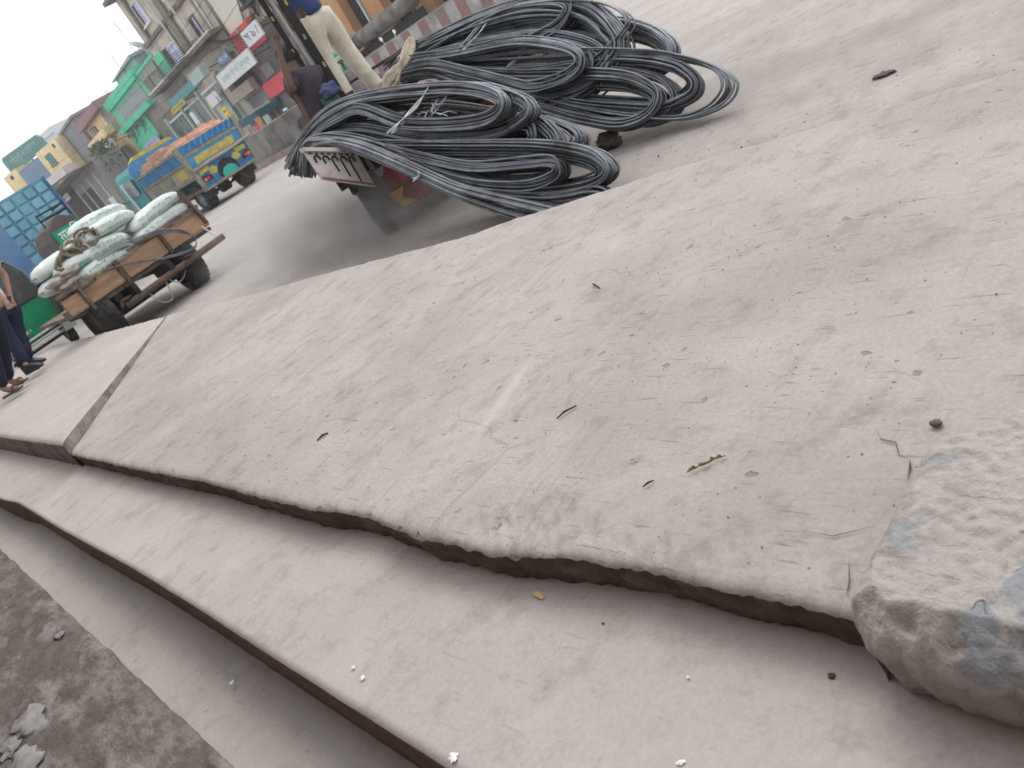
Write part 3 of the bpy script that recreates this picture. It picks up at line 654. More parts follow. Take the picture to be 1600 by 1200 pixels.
# beige blank building at the right with red shop
t = bld('blank_building', 'plain beige blank walled building above the red fronted shop', F1, -9.5, 3.15, 16, 12, M['b_plain'], z0=5.8)
pan(t, 'stain', M['b_dark'], 2.7, 3.14, 5.9, 16, .002, .03)
MB().tube([(.4+9.5, .08, 5.9), (-1.6+9.5, .08, 8.6), (-2.2+9.5, .08, 14)], .05, 6).build('drain_pipe', M['b_dark'], t)
pan(t, 'shop_front', M['b_dark'], -9.5, 3.15, .1, 5.79, -8, -.01)
pan(t, 'red_panel', M['red_sign'], -1.2, 2.7, 4.95, 6.35, .0, .12)
pan(t, 'panel_divider', M['tan_frame'], 1.15, 1.4, 4.95, 6.35, .121, .2)
text('lettering', 'স্টোর', .38, M['white'], t, (9.5-.1, .13, 5.75), RZT, 1.6)
f = MB(); b = t['_u0']
f.box(2.6-b, 6.5-b, .35, .75, 4.75, 5.25).box(5.6-b, 6.5-b, .35, .75, 3.3, 4.748).box(2.6-b, 5.598-b, .35, .75, 3.3, 3.95)
f.build('tan_surround', M['tan_frame'], t)
pan(t, 'doorway', M['dark'], 2.7, 5.55, 3.96, 4.74, .3, .36)
pan(t, 'red_panel', M['red_sign'], -1.2, 2.3, 2.4, 3.25, .0, .3)
pan(t, 'grey_disc_panel', M['b_grey'], .3, 1.6, 3.4, 4.1, .0, .1)
signboard('white_shop_sign', 'long white shop board with faint teal lettering below the red panel', F1, -.9, 4.9, 4.2, 5.05, M['offwhite'], 'x', M['ink_teal'], .45, out=1.3, rows=[('মেসার্স ভাই ভাই ট্রেডার্স', .5)])
signboard('letter_board', 'white board with dark bold letters between red panel and wires', F1, -3.3, -.95, 5.0, 5.8, M['offwhite'], 'x', M['ink_dark'], .6, out=1.2, rows=[('স ৯ /', .5)])
a = thing('shop_awning', 'dark teal awning sagging low over the stalls behind the median wall', 'awning', F1.at(1.8, .02, 1.85), (0, 0, F1.rz))
MB().prism([(0, 0), (4.7, .1), (4.7, .5), (0, .42)], .0, 1.8).build('awning_cloth', M['navy_awning'], a)
for u in (.2, 4.4): MB().tube([(u, 1.7, .0), (u, 1.7, -1.8)], .04, 6).build('pole', M['black'], a)
pan(t, 'posters', M['b_grey'], 2.0, 5.8, 2.5, 3.2, .0, .05)

# orange pillared shop at the far right
t = bld('pillared_shop', 'shop with orange brown pillars and tall dark glass panes above the striped wall', F1, -22, -8.2, 7, 8, M['glass_black'], z0=.1, wall='glass_front')
for k, u in enumerate((-9.9, -12.9, -16.2, -19.4)): pan(t, 'pillar', M['orange_pillar'], u, u+1.25, .1, 7, .002, .5)
for u in (-10.85, -11.9, -14.2): pan(t, 'mullion', M['white'], u, u+.07, .1, 7, .002, .12)
pan(t, 'base_band', M['tan_frame'], -22, -8.2, 2.3, 2.62, .002, .62)
box('lintel', M['red_sign'], t, 0, 13.8, .002, .6, 6.2, 7.2)
a = thing('rolled_tarpaulin', 'grey tarpaulin roll slung along the front of the pillared shop', 'tarpaulin', F1.at(-8.6, 1.6, 2.05), (0, 0, F1.rz))
MB().tube(catmull([(0, 0, -.35), (-1.2, .1, -.05), (-3, .0, .15), (-5, .1, .2), (-8, 0, .3)], 5), [.18]*5+[.28]*8+[.33]*8, 10).build('tarp_roll', M['tarp'], a, True)
MB().prism([(.3, -1.6), (.1, -.3), (-8, -.1), (-8, -1.6)], -.3, -.2).build('tarp_drop', M['black'], a)
signboard('green_notice', 'green notice board with white Bengali lettering seen between the man\'s legs', F1, -11.7, -10.0, 1.5, 3.4, M['signgreen'], 'x', M['white'], .5, out=2.4, rows=[('চাঁপাই', .72), ('ঢাকা হোটেল', .48), ('এন্ড রেস্টুরেন্ট', .25)], tw=1.25)

# yellow sign on its pole
t = thing('pole_sign', 'upright yellow sign plate with red letters on a thin leaning pole', 'sign', F1.at(7.5, .9, 0), (0, 0, F1.rz))
MB().tube([(.3, 0, 0), (.12, 0, 4.3)], .05, 8).build('pole', M['greymetal'], t)
box('plate', M['yellow_sign'], t, -.42, .42, .06, .12, 2.35, 3.55, .01)
for k, s_ in enumerate(('সাবধান', 'গতি', '২০')): text('lettering', s_, .3, M['ink_red'], t, (0, .124, 3.3-k*.36), RZT, .62)

# yellow balconied building, grey blank block, curving row
t = bld('yellow_building', 'cream yellow balconied building under a maroon roof band', F1, 31.6, 41.4, 9.4, 8, M['b_cream'], z0=3.2)
pan(t, 'roof_band', M['maroon'], 31.4, 41.6, 9.402, 10.1, -8, .8)
pan(t, 'balcony_shade', M['b_greygreen'], 31.7, 34.2, 7.3, 9.3, .002, .05)
for z in (6.1, 7.5): pan(t, 'balcony', M['b_cream'], 33.4, 41.2, z, z+.7, .002, .9)
pan(t, 'door_recess', M['dark'], 38.2, 38.9, 8.5, 9.1, .002, .02)
window(t, 39.2, 40.6, 7.9, 9.2, M['teal_col'], M['b_brown'])
window(t, 35.0, 36.3, 6.5, 7.4, M['lav'], M['b_brown'])
for k in range(5): pan(t, 'baluster_panel', M['b_brown'], 34+k*1.4, 34.3+k*1.4, 6.15, 6.75, .902, .96)
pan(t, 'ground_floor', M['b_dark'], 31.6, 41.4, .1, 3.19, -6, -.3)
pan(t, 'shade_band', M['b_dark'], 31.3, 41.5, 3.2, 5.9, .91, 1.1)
signboard('corner_sign', 'small white sign at the corner beside the bright green wall', F1, 31.9, 35.6, 6.3, 7.1, M['offwhite'], 'x', M['lav'], .45, out=1.3, rows=[('ব্যাংক', .5)])
t = bld('grey_block', 'blank grey cement block standing beside the yellow house', F1, 42.6, 51.0, 11.0, 9, M['b_grey'])
pan(t, 'roof_lip', M['b_grey'], 42.4, 51.2, 11.002, 11.25, -9, .2)
pan(t, 'edge_strip', M['b_brown'], 42.6, 43.1, 3, 10.9, .002, .1)
t = bld('brown_shop', 'dusty brown open shop front below the yellow building', F1, 31.5, 50.5, 6.2, 2.5, M['brown_shop'])
t.location = F1.at(31.5, 3.8)
for u in (34, 37.2, 40.5, 43.8, 46.9): pan(t, 'post', M['offwhite'], u, u+.12, .1, 5.6, .002, .12)
for u in (43.95, 40.7, 37.4): pan(t, 'opening', M['dark'], u, u+2.8, .1, 4.9, .002, .04)
MB().prism([(0, 6.2), (19, 6.2), (19, 6.3), (0, 6.3)], 0, 2.2).build('eave', M['b_dark'], t)

# F2 row
t = bld('cream_building', 'small cream building with a green shuttered window beyond the grey block', F2, 3.5, 8.0, 10.9, 1.2, M['b_cream'])
window(t, 5.6, 6.8, 9.0, 10.2, M['teal_dark'], M['b_brown']); pan(t, 'vent_hole', M['dark'], 4.1, 4.5, 10.2, 10.6, .002, .03)
t = bld('hazy_white_building', 'pale white block rising behind the small cream building', F2, 13.4, 18.6, 13.4, 4, M['b_white']); t['_u0'] = 13.4
t.location = F2.at(13.4, -7); pan(t, 'parapet', M['b_white'], 13.4, 18.6, 12.7, 13.38, .002, .15)
t = thing('billboard', 'long rounded dark green billboard with pale lettering over the roofs', 'billboard', F2.at(7.2, -1.2, 0), (0, 0, F2.rz))
MB().prism([(0, 11.0), (.0, 12.0), (.5, 12.5), (8.6, 12.9), (9.0, 12.5), (9.0, 11.0)], -.25, 0).build('board', M['billboard'], t)
for u in (1, 4.5, 8): MB().tube([(u, -.4, .1), (u, -.4, 12)], .12, 6).build('post', M['black'], t)
text('lettering', 'সিমেন্ট বাংলাদেশ', .9, M['ink_teal'], t, (4.5, .02, 11.9), RZT, 6.4)
t = bld('dull_blue_building', 'low dull blue shed below the green billboard', F2, 8.0, 13.0, 10.6, 5, M['blue_band'])
t = bld('small_cream_house', 'little cream house with one dark hole at the far end of the street', F2, 13.0, 16.2, 11.1, 5, M['b_cream'])
pan(t, 'vent_hole', M['dark'], 14.3, 14.9, 10.4, 10.8, .002, .03)
t = bld('roadside_shed', 'long dusty white awninged shed at the street bend', F2, -3.5, 12, 6.9, 3, M['b_grey']); t.location = F2.at(-3.5, 4)
b = t['_u0']
for k, (u0, u1, z) in enumerate(((-2.9, 2.8, 7.0), (3.2, 11.5, 6.4))):
    MB().prism([(u0-b, z), (u1-b, z), (u1-b, z+.7), (u0-b, z+.7)], .002, 1.4).build('awning', M['awn_white'], t)
pan(t, 'opening', M['dark'], -2.6, 2.6, .2, 6.2, .002, .03); pan(t, 'opening', M['b_dark'], 3.6, 11, .2, 5.4, .002, .03)

# stalls at the bend
def stall(name, label, F, u, out, w, h, roofm, bodym):
    t = thing(name, label, 'stall', F.at(u, out, 0), (0, 0, F.rz), 'market stalls at the street bend')
    box('counter', bodym, t, 0, w, -.8, 0, 0, 1.1)
    for x in (.05, w-.1): MB().box(x, x+.06, -.06, 0, 1.102, h).build('post', M['black'], t)
    MB().prism([(-.2, h), (w+.2, h), (w+.2, h+.08), (-.2, h+.08)], -1.2, .8).build('roof', roofm, t)
stall('market_stall', 'white roofed stall beside the brown shop posts', F1, 45, 7.5, 3.0, 3.6, M['awn_white'], M['tank_blue'])
stall('market_stall', 'red boarded stall below the brown shop', F1, 40.5, 7.8, 2.2, 2.6, M['stripe_red'], M['red_sign'])
stall('market_stall', 'grey stall tucked behind the painted truck cab', F1, 34, 7.0, 3.0, 2.8, M['tan_frame'], M['teal_dark'])

# more shop boards, shutters and bundles crowding the far ground floors
EX = [('narrow red board on the sooty front beside the first teal column', 17.2, 18.6, 3.0, 3.7, 'red_sign', 'white'), ('tall pale board between the teal columns of the glass shop', 13.1, 13.9, 2.6, 4.6, 'offwhite', 'ink_teal'),
      ('yellow strip board above the glass shop panes', 12.5, 15.8, 5.15, 5.5, 'truck_yellow', 'ink_dark'), ('dull blue board above the stalls right of the teal columns', 3.4, 5.4, 5.35, 5.95, 'blue_band', 'white'),
      ('cream board at the foot of the bright green house', 21.2, 23.6, 3.6, 4.4, 'b_cream', 'ink_red'), ('green strip board under the green balcony', 24.6, 27.8, 3.9, 4.4, 'signgreen', 'white'),
      ('grey strip board low on the yellow house front', 35.5, 39.5, 4.9, 5.5, 'b_grey', 'white'), ('white strip board over the brown shop openings', 44.2, 48.6, 5.2, 5.8, 'awn_white', 'ink_dark')]
WD = ['রড সিমেন্ট', 'দোকান', 'হার্ডওয়্যার', 'স্টোর', 'টেইলার্স', 'ফার্মেসী', 'ট্রেডার্স', 'এন্টারপ্রাইজ']
for k, (lab, u0, u1, z0, z1, m, tm) in enumerate(EX):
    signboard('shop_sign', lab, F1, u0, u1, z0, z1, M[m], 'x', M[tm], min(.5, (z1-z0)*.5), out=.5+.25*(k % 3)+(3.9 if u0 > 40 else 0), rows=[(WD[k], .5)], group=None)
for k, (u, w, h, m, lab) in enumerate(((3.4, 1.5, 2.2, 'tan_frame', 'tan crate stack in front of the red fronted shop'), (9.6, 1.2, 1.9, 'rag_blue', 'dark blue covered heap by the teal shop counter'), (22.0, 2.2, 2.1, 'b_brown', 'brown heap of goods before the green house'), (27.5, 1.6, 2.4, 'tank_blue', 'pale tin locker before the green house'))):
    t = thing('goods_stack', lab, 'goods', F1.at(u, 1.2+.2*k, 0), (0, 0, F1.rz))
    n_ = 3
    for j in range(n_): box('crate', M[m], t, .06*j, w-.08*(j % 2), -.7+.05*j, .0-.04*j, h*j/n_+.002, h*(j+1)/n_-.002, .03)
for k in (0, 2, 4, 6):
    z = 6.3+.35*k; u0 = -3+1.5*(k % 3)
    o = MB().tube(catmull([F1.at(u0, 1.2, z+.6), F1.at(8, 2.2+.2*k, z-.5), F1.at(20, 2.4, z-.1), F1.at(33, 2.2, z-.6), F1.at(50, 4, z+.4)], 6), .012, 4).build('overhead_wire', M['black'])
    tag(o, ['lowest', 'second lowest', 'third', 'middle', 'fifth', 'second highest', 'highest'][k]+' thin black wire sagging along the far shop fronts', 'wire', 'overhead wires along the shop fronts')

# rooftop aerials
for k, (u, z, h, lab) in enumerate(((18.4, 9.4, 3.0, 'thin aerial mast nearest the grey roof tank'), (21.5, 10.1, 3.4, 'tall thin aerial mast on the tin shed'), (26.6, 10.2, 2.2, 'short aerial mast at the left end of the tin shed'), (33.5, 10.1, 1.2, 'stub mast on the maroon roof band'))):
    t = thing('aerial', lab, 'aerial', F1.at(u, -1.4, z-.6), (0, 0, F1.rz), 'aerials on the roofs')
    MB().tube([(0, 0, 0), (.05, 0, h)], .03, 5).build('mast', M['greymetal'], t)
    c = MB()
    for j in range(4): c.tube([(-.5+.1*j, 0, h-.2-.22*j), (.5-.1*j, 0, h-.2-.22*j)], .018, 4)
    c.build('crossbar', M['greymetal'], t)
t = thing('satellite_dish', 'white satellite dish on the annex roof edge', 'dish', F1.at(17.6, -.4, 10.15), (R(40), 0, F1.rz))
MB().lathe([(0, .02), (.03, .3), (.12, .55), (.14, .55), (.05, .3), (.02, .02)], 18, 'Z').build('dish', M['white'], t, True)
MB().tube([(0, 0, 0), (0, -.3, -.5)], .04, 5).build('mount', M['greymetal'], t)
# transformer cans and tangled wires on a wall bracket
t = thing('transformer_rack', 'dark transformer cans with tangled wires bracketed to the plain beige wall', 'transformer', F1.at(-2.6, .05, 0), (0, 0, F1.rz))
MB().box(-1.1, 1.1, .1, .7, 6.6, 6.75).box(-.9, -.8, .002, .1, 6.0, 7.4).box(.8, .9, .002, .1, 6.0, 7.4).build('bracket', M['black'], t)
for x in (-.6, .0, .6): MB().lathe([(6.76, .01), (6.76, .22), (7.4, .22), (7.55, .08), (7.55, .01)], 10, 'Z', Matrix.Translation((x, .4, 0)), closed=False).build('transformer', M['black'], t)
for k in range(9):
    a = -1+.25*k
    MB().tube(catmull([(a, .5, 6.75), (a+2.5, .3, 6.0-.12*k), (a+7, .8, 6.2+.14*k), (a+16, 1.2, 6.9+.12*k)], 5), .022, 4).build('wire', M['black'], t)
for k in range(6):
    a = -.9+.3*k
    MB().tube(catmull([(a, .4, 6.6), (a+.3, .6, 5.9-.15*k), (a-.2, .5, 5.4)], 5), .02, 4).build('wire', M['black'], t)

# trees glimpsed over the far roofs
def tree(label, loc, h, r, n, seed):
    rnd = random.Random(seed)
    t = thing('tree', label, 'tree', loc, group='trees at the far end of the street')
    MB().tube([(0, 0, 0), (.1, 0, h*.5), (.0, .1, h*.8)], [.22, .16, .07], 7).build('trunk', M['oldwood'], t)
    mb = MB()
    for _ in range(n):
        a = rnd.uniform(0, 2*PI); q = rnd.random()**.5; z = rnd.uniform(-1, 1)
        k = r*(1-.35*abs(z))*(.75+.5*noise.noise((math.cos(a)*1.5, math.sin(a)*1.5, z*2+seed)))
        c = Vector((math.cos(a)*q*k, math.sin(a)*q*k, h*.78+z*h*.24)); s = rnd.uniform(.12, .28)
        d1 = Vector((rnd.gauss(0, 1), rnd.gauss(0, 1), rnd.gauss(0, 1))).normalized(); d2 = d1.orthogonal().normalized()
        b = len(mb.v); mb.v += [tuple(c+d1*s), tuple(c+d2*s*.5), tuple(c-d1*s), tuple(c-d2*s*.5)]; mb.f.append((b, b+1, b+2, b+3))
    tag(mb.build('crown', M['leaf_far'], t), kind='stuff')
tree('dusky leafy tree between yellow house and green building', F1.at(32.5, 2.4), 7.2, 1.7, 900, 3)
tree('leafy tree in front of the little cream house', F2.at(14.5, 9.5), 8.6, 2.4, 900, 5)
tree('broad leafy tree at the far left end of the roofs', F2.at(20.5, 6), 10.5, 3.4, 1100, 9)
# ------------------------------------------------------------------ skinned figures
def skin(name, pts, edges, m, parent, root=0, sub=1):
    """pts: list of (co, rx, ry)"""
    me = bpy.data.meshes.new(name); me.from_pydata([tuple(p[0]) for p in pts], edges, [])
    o = bpy.data.objects.new(name, me); COL.objects.link(o)
    o.modifiers.new('skin', 'SKIN'); 
    sv = me.skin_vertices[0].data
    for i, p in enumerate(pts):
        sv[i].radius = (p[1], p[2] if len(p) > 2 else p[1]); sv[i].use_root = (i == root)
    s = o.modifiers.new('sub', 'SUBSURF'); s.levels = sub; s.render_levels = sub
    bpy.context.view_layer.update()
    nm = bpy.data.meshes.new_from_object(o.evaluated_get(bpy.context.evaluated_depsgraph_get()))
    bpy.data.objects.remove(o)
    nm.name = name; nm.materials.clear(); nm.materials.append(m)
    nm.polygons.foreach_set('use_smooth', [True]*len(nm.polygons))
    o = bpy.data.objects.new(name, nm); COL.objects.link(o); o.parent = parent
    return o

def person(label, loc, J, skinm, top, legs, shoe, rz=0, sleeve=.55, stripe=None, headwear=None, legscale=1.0):
    t = thing('person', label, 'person', loc, (0, 0, rz))
    V = {k: Vector(v) for k, v in J.items()}
    P = []; E_ = []; idx = {}
    def add(k, co, r, r2=None, to=None):
        idx[k] = len(P); P.append((Vector(co), r, r2 or r))
        if to is not None: E_.append((idx[to], idx[k]))
    add('pel', V['pel'], .125, .10)
    add('spine', V['pel'].lerp(V['chest'], .5), .115, .09, 'pel')
    add('chest', V['chest'], .145, .10, 'spine')
    add('nb', V['chest'].lerp(V['neck'], .75), .075, .07, 'chest')
    add('neck', V['neck'], .052, .052, 'nb')
    hd = (V['head']-V['neck'])
    add('jaw', V['neck']+hd*.45, .062, .072, 'neck'); add('head', V['head'], .080, .095, 'jaw'); add('crown', V['head']+hd.normalized()*.09, .062, .072, 'head')
    for s in 'LR':
        add('sh'+s, V['sh'+s], .055, .055, 'chest'); add('el'+s, V['el'+s], .040, .040, 'sh'+s)
        add('fa'+s, V['el'+s].lerp(V['wr'+s], .35), .040, .037, 'el'+s); add('wr'+s, V['wr'+s], .026, .022, 'fa'+s)
        d = (V['wr'+s]-V['el'+s]).normalized(); d = (d + V.get('hd'+s, Vector((0, 0, 0)))).normalized()
        side = d.cross(Vector((0, 1, 0.2))).normalized()
        pal = V['wr'+s]+d*.07; add('pa'+s, pal, .036, .017, 'wr'+s)
        cur = d.cross(side).normalized()
        for f in range(4):
            b = pal+side*(-.027+.018*f)+d*.012; L = (.062, .072, .068, .052)[f]
            add('f%d%s' % (f, s), b+d*L*.55+cur*.006, .0085, .0085, 'pa'+s); add('g%d%s' % (f, s), b+d*L*.9+cur*.022, .0075, .0075, 'f%d%s' % (f, s))
        tb = V['wr'+s]+d*.025-side*.026; add('t'+s, tb+d*.03-side*.02, .0095, .0095, 'wr'+s); add('u'+s, tb+d*.06-side*.022+cur*.01, .0085, .0085, 't'+s)
        add('hip'+s, V['hip'+s], .085, .085, 'pel'); add('kn'+s, V['kn'+s], .052, .052, 'hip'+s)
        add('ca'+s, V['kn'+s].lerp(V['an'+s], .35), .052, .05, 'kn'+s); add('an'+s, V['an'+s], .034, .036, 'ca'+s)
        add('fo'+s, V['an'+s].lerp(V['to'+s], .6)+Vector((0, 0, -.025)), .040, .028, 'an'+s); add('to'+s, V['to'+s], .036, .018, 'fo'+s)
    body = skin('body', P, E_, skinm, t)
    # trousers
    P2 = [(V['pel']+Vector((0, 0, .07)), .15, .125), (V['pel'], .165, .135)]; E2 = [(0, 1)]
    for s in 'LR':
        b = len(P2); k = legscale
        P2 += [(V['hip'+s]+Vector((0, 0, -.03)), .112*k, .118*k), (V['hip'+s].lerp(V['kn'+s], .5), .095*k, .10*k), (V['kn'+s], .082*k, .085*k), (V['kn'+s].lerp(V['an'+s], .5), .078*k, .078*k), (V['an'+s].lerp(V['kn'+s], .03), .074*k, .076*k)]
        E2 += [(1, b), (b, b+1), (b+1, b+2), (b+2, b+3), (b+3, b+4)]
    tr = skin('trousers', P2, E2, legs, t, 1)
    for v in tr.data.vertices:       # creases
        c = v.co; n_ = noise.noise((c.x*16, c.y*16, c.z*11+c.x*6)); v.co = c + v.normal*(.017*n_ + .010*noise.noise((c.x*34, c.y*34, c.z*40)))
    if stripe:
        for s in 'LR':
            off = (V['hip'+s]-V['pel']); off = Vector((off.x, off.y, 0)).normalized()
            pts = [p+off*.083*legscale for p in (V['hip'+s].lerp(V['kn'+s], .4), V['kn'+s], V['kn'+s].lerp(V['an'+s], .6), V['an'+s].lerp(V['kn'+s], .12))]
            MB().tube(pts, .011, 5).build('stripe', stripe, tr)
    # shirt
    P3 = [(V['pel']+Vector((0, 0, -.02)), .17, .135), (V['pel'].lerp(V['chest'], .5), .158, .125), (V['chest'], .185, .14), (V['chest'].lerp(V['neck'], .45), .15, .12), (V['chest'].lerp(V['neck'], .8), .085, .08)]
    E3 = [(0, 1), (1, 2), (2, 3), (3, 4)]
    for s in 'LR':
        b = len(P3)
        P3 += [(V['sh'+s], .088, .088), (V['sh'+s].lerp(V['el'+s], sleeve), .070, .070), (V['sh'+s].lerp(V['el'+s], sleeve+.12), .068, .068)]; E3 += [(3, b), (b, b+1), (b+1, b+2)]
    sh = skin('shirt', P3, E3, top, t, 1)
    for v in sh.data.vertices:
        c = v.co; v.co = c + v.normal*.008*noise.noise((c.x*14, c.y*14, c.z*12))
    # head: hair, eyes, nose, ears follow the head direction (+Y local is forward)
    h = V['head']; hm = MB()
    for i in range(9):
        th = PI*.5*i/8
        for j in range(18):
            q = 2*PI*j/18; r = math.cos(th); fz = .045 if math.sin(q) > .35 else -.035
            hm.v.append((h.x+.094*r*math.cos(q), h.y-.008+.108*r*math.sin(q), h.z+.028+fz*(1-i/8)+.118*math.sin(th)))
    hm.f = [(i*18+j, i*18+(j+1) % 18, (i+1)*18+(j+1) % 18, (i+1)*18+j) for i in range(8) for j in range(18)]
    hm.build('hair', M['hair'], t, True)
    for sx in (-1, 1):
        MB().lathe([(-.011, .001), (-.006, .009), (.006, .009), (.011, .001)], 8, 'Y', Matrix.Translation((h.x+sx*.032, h.y+.086, h.z+.01)), closed=False).build('eye', M['white'], body, True)
        MB().lathe([(-.006, .004), (0, .03), (.008, .026), (.012, .004)], 10, 'X', Matrix.Translation((h.x+sx*.083, h.y, h.z-.005)), closed=False).build('ear', skinm, body, True)
    MB().add([(h.x-.012, h.y+.088, h.z+.012), (h.x+.012, h.y+.088, h.z+.012), (h.x+.017, h.y+.085, h.z-.028), (h.x-.017, h.y+.085, h.z-.028), (h.x, h.y+.118, h.z-.022)],
             [(0, 1, 4), (1, 2, 4), (2, 3, 4), (3, 0, 4)]).build('nose', skinm, body, True)
    MB().box(h.x-.022, h.x+.022, h.y+.078, h.y+.090, h.z-.055, h.z-.046).build('mouth', M['sandal'], body)
    if headwear:
        cp = MB().lathe([(.03, .112), (.08, .108), (.12, .075), (.135, .003)], 16, 'Z', Matrix.Translation((h.x, h.y, h.z+.01)), closed=False); cp.build('cap', headwear, t, True)
    for s in 'LR':
        a = V['an'+s]; to = V['to'+s]; d = (to-a); d.z = 0; d.normalize()
        f = MB(); q = Vector((-d.y, d.x, 0))
        base = min(to.z, a.z-.06)-.018
        prof = [(-.06, .032, .0), (-.03, .04, .0), (.06, .047, .0), (.13, .045, .0), (.175, .03, .0)]
        top_ = [.105, .115, .085, .05, .025] if shoe is M['shoe'] else [.018]*5
        vb = []
        for (u, w, _), hh in zip(prof, top_):
            for (ww, zz) in ((-w, 0), (w, 0), (w*.8, hh), (-w*.8, hh)): vb.append(Vector((a.x, a.y, base))+d*u+q*ww+Vector((0, 0, zz)))
        fs_ = [(i*4+j, i*4+(j+1) % 4, (i+1)*4+(j+1) % 4, (i+1)*4+j) for i in range(4) for j in range(4)]+[(0, 1, 2, 3), (16, 17, 18, 19)]
        f.add([tuple(v) for v in vb], fs_); o = f.build('shoe' if shoe is M['shoe'] else 'sandal', shoe, t, bevel=.006)
        if shoe is not M['shoe']:
            c = Vector((a.x, a.y, base))+d*.10
            MB().tube(catmull([c+q*.048, c+q*.03+Vector((0, 0, .055)), c-q*.03+Vector((0, 0, .055)), c-q*.048], 4), .009, 5).build('strap', shoe, o)
    return t

# ------------------------------------------------------------------ wheels
def wheel(parent, loc, r, w, tyre, rimm, treads=28, name='wheel'):
    mb = MB(); h = w/2
    mb.lathe([(-h*.7, r*.58), (-h*.95, r*.66), (-h, r*.82), (-h*.86, r*.96), (-h*.6, r), (-h*.28, r), (-h*.26, r*.965), (-h*.06, r*.965), (-h*.04, r), (h*.04, r), (h*.06, r*.965), (h*.26, r*.965), (h*.28, r), (h*.6, r), (h*.86, r*.96), (h, r*.82), (h*.95, r*.66), (h*.7, r*.58)], 36, 'X')
    for k in range(treads):
        q = 2*PI*k/treads; Mx = Matrix.Rotation(q, 4, 'X')
        for sx in (-1, 1): mb.box(sx*h*.62-.2*h, sx*h*.62+.2*h, -r*.05, r*.05, r*.985, r*1.025, Mx)
    o = mb.build(name, tyre, parent, False); o.location = loc
    MB().lathe([(-h*.66, .02), (-h*.66, r*.3), (-h*.4, r*.34), (-h*.4, r*.5), (-h*.75, r*.59), (h*.75, r*.59), (h*.4, r*.5), (h*.4, r*.34), (h*.66, r*.3), (h*.66, .02)], 24, 'X').build('rim', rimm, o, True)
    return o

# ------------------------------------------------------------------ rebar flatbed
TX, TY = 4.30, 5.02       # rear edge centre; the bed points away from the camera, into the traffic
t = thing('flatbed_truck', 'low open flatbed with scuffed white hooked panel and red tail board, sagging under rebar coils', 'truck', (TX, TY, 0), (0, 0, R(-33)))
for k in range(7): MB().box(-1.04+.31*k, -.74+.31*k, .06, 3.4, .66+.004*(k % 3), .72+.004*(k % 3)).build('plank', M['oldwood'], t, bevel=.006)
fr = MB().box(-.55, -.43, .1, 4.2, .50, .655).box(.53, .65, .1, 4.2, .50, .655)
for y in (.2, 1.4, 2.6, 3.1): fr.box(-1.0, 1.1, y, y+.08, .58, .652)
fr.build('chassis', M['black'], t)
MB().tube([(-.70, .20, .345), (.95, .20, .345)], .05, 8).build('axle', M['black'], t)
for x in (-.49, .59):
    s_ = MB()
    for k in range(4): s_.box(x-.04, x+.04, -.1+.07*k, .95-.07*k, .42-.018*k, .435-.018*k)
    s_.build('leaf_spring', M['iron'], t)
wheel(t, (-.80, .20, .345), .345, .235, M['rubber_dust'], M['iron'])
wheel(t, (1.0, .20, .345), .345, .235, M['rubber_dust'], M['iron'])
wheel(t, (.05, 4.05, .31), .31, .17, M['rubber_dust'], M['iron'])
MB().tube(catmull([(.05, 4.05, .31), (-.12, 4.05, .5), (-.05, 3.9, .72), (.05, 3.7, 1.0)], 4), .035, 8).tube([(-.4, 3.55, 1.1), (.5, 3.55, 1.1)], .018, 8).build('steering_fork', M['black'], t)
en = MB().box(-.28, .4, 3.45, 4.0, .45, .72); en.build('engine', M['iron'], t, bevel=.03)
# red tail board with chevrons
tb = MB().prism([(-.86, .46), (-.78, .115), (.75, .115), (.75, .50), (-.70, .50)], -.07, -.045).build('tail_board', M['red_paint'], t, bevel=.003)
for k in range(5):
    x = -.73+.30*k
    MB().prism([(x, .28), (x+.09, .135), (x+.20, .135), (x+.11, .21), (x+.16, .28)], -.084, -.0715).build('chevron', M['yellow_paint'] if k % 2 == 0 else M['yellow_paint'], tb)
MB().prism([(-.85, .49), (-.62, .49), (-.66, .43), (-.83, .43)], -.09, -.072).build('grey_plate', M['greymetal'], tb)
for x in (-.80, .60): MB().box(x, x+.08, -.10, -.088, .3, .70).build('tail_bracket', M['black'], t)
MB().box(-1.0, 1.1, .0, .055, .48, .70).build('rear_beam', M['black'], t)
# tilted white hooked panel
bpy.context.view_layer.update(); _ti = t.matrix_world.inverted()
TL, TR, BR, BLc = [_ti @ Vector(p) for p in [(3.035, 5.02, 0.916), (3.393, 5.02, 0.72), (3.379, 5.02, 0.446), (3.035, 5.02, 0.697)]]
ny = (TR-TL).cross(BLc-TL).normalized(); ny = ny if ny.y < 0 else -ny
def PP(a, b, d=0): return TL*(1-a)*(1-b)+TR*a*(1-b)+BR*a*b+BLc*(1-a)*b+ny*d
def slab4(a0, a1, b0, b1, d0, d1, mb=None):
    mb = mb or MB(); v = [tuple(PP(a, b, d)) for d in (d0, d1) for b in (b0, b1) for a in (a0, a1)]
    return mb.add(v, [(0,2,3,1),(4,5,7,6),(0,1,5,4),(2,6,7,3),(0,4,6,2),(1,3,7,5)])
pnl = slab4(0, 1, 0, 1.03, 0, .018).build('side_panel', M['white_panel'], t)
slab4(-.02, 1.02, -.07, .055, -.012, .05).build('panel_lip', M['white_panel'], pnl)
for k in range(8): slab4(.05+.118*k, .11+.118*k, .085, .135, .0185, .022).build('slot', M['dark'], pnl)
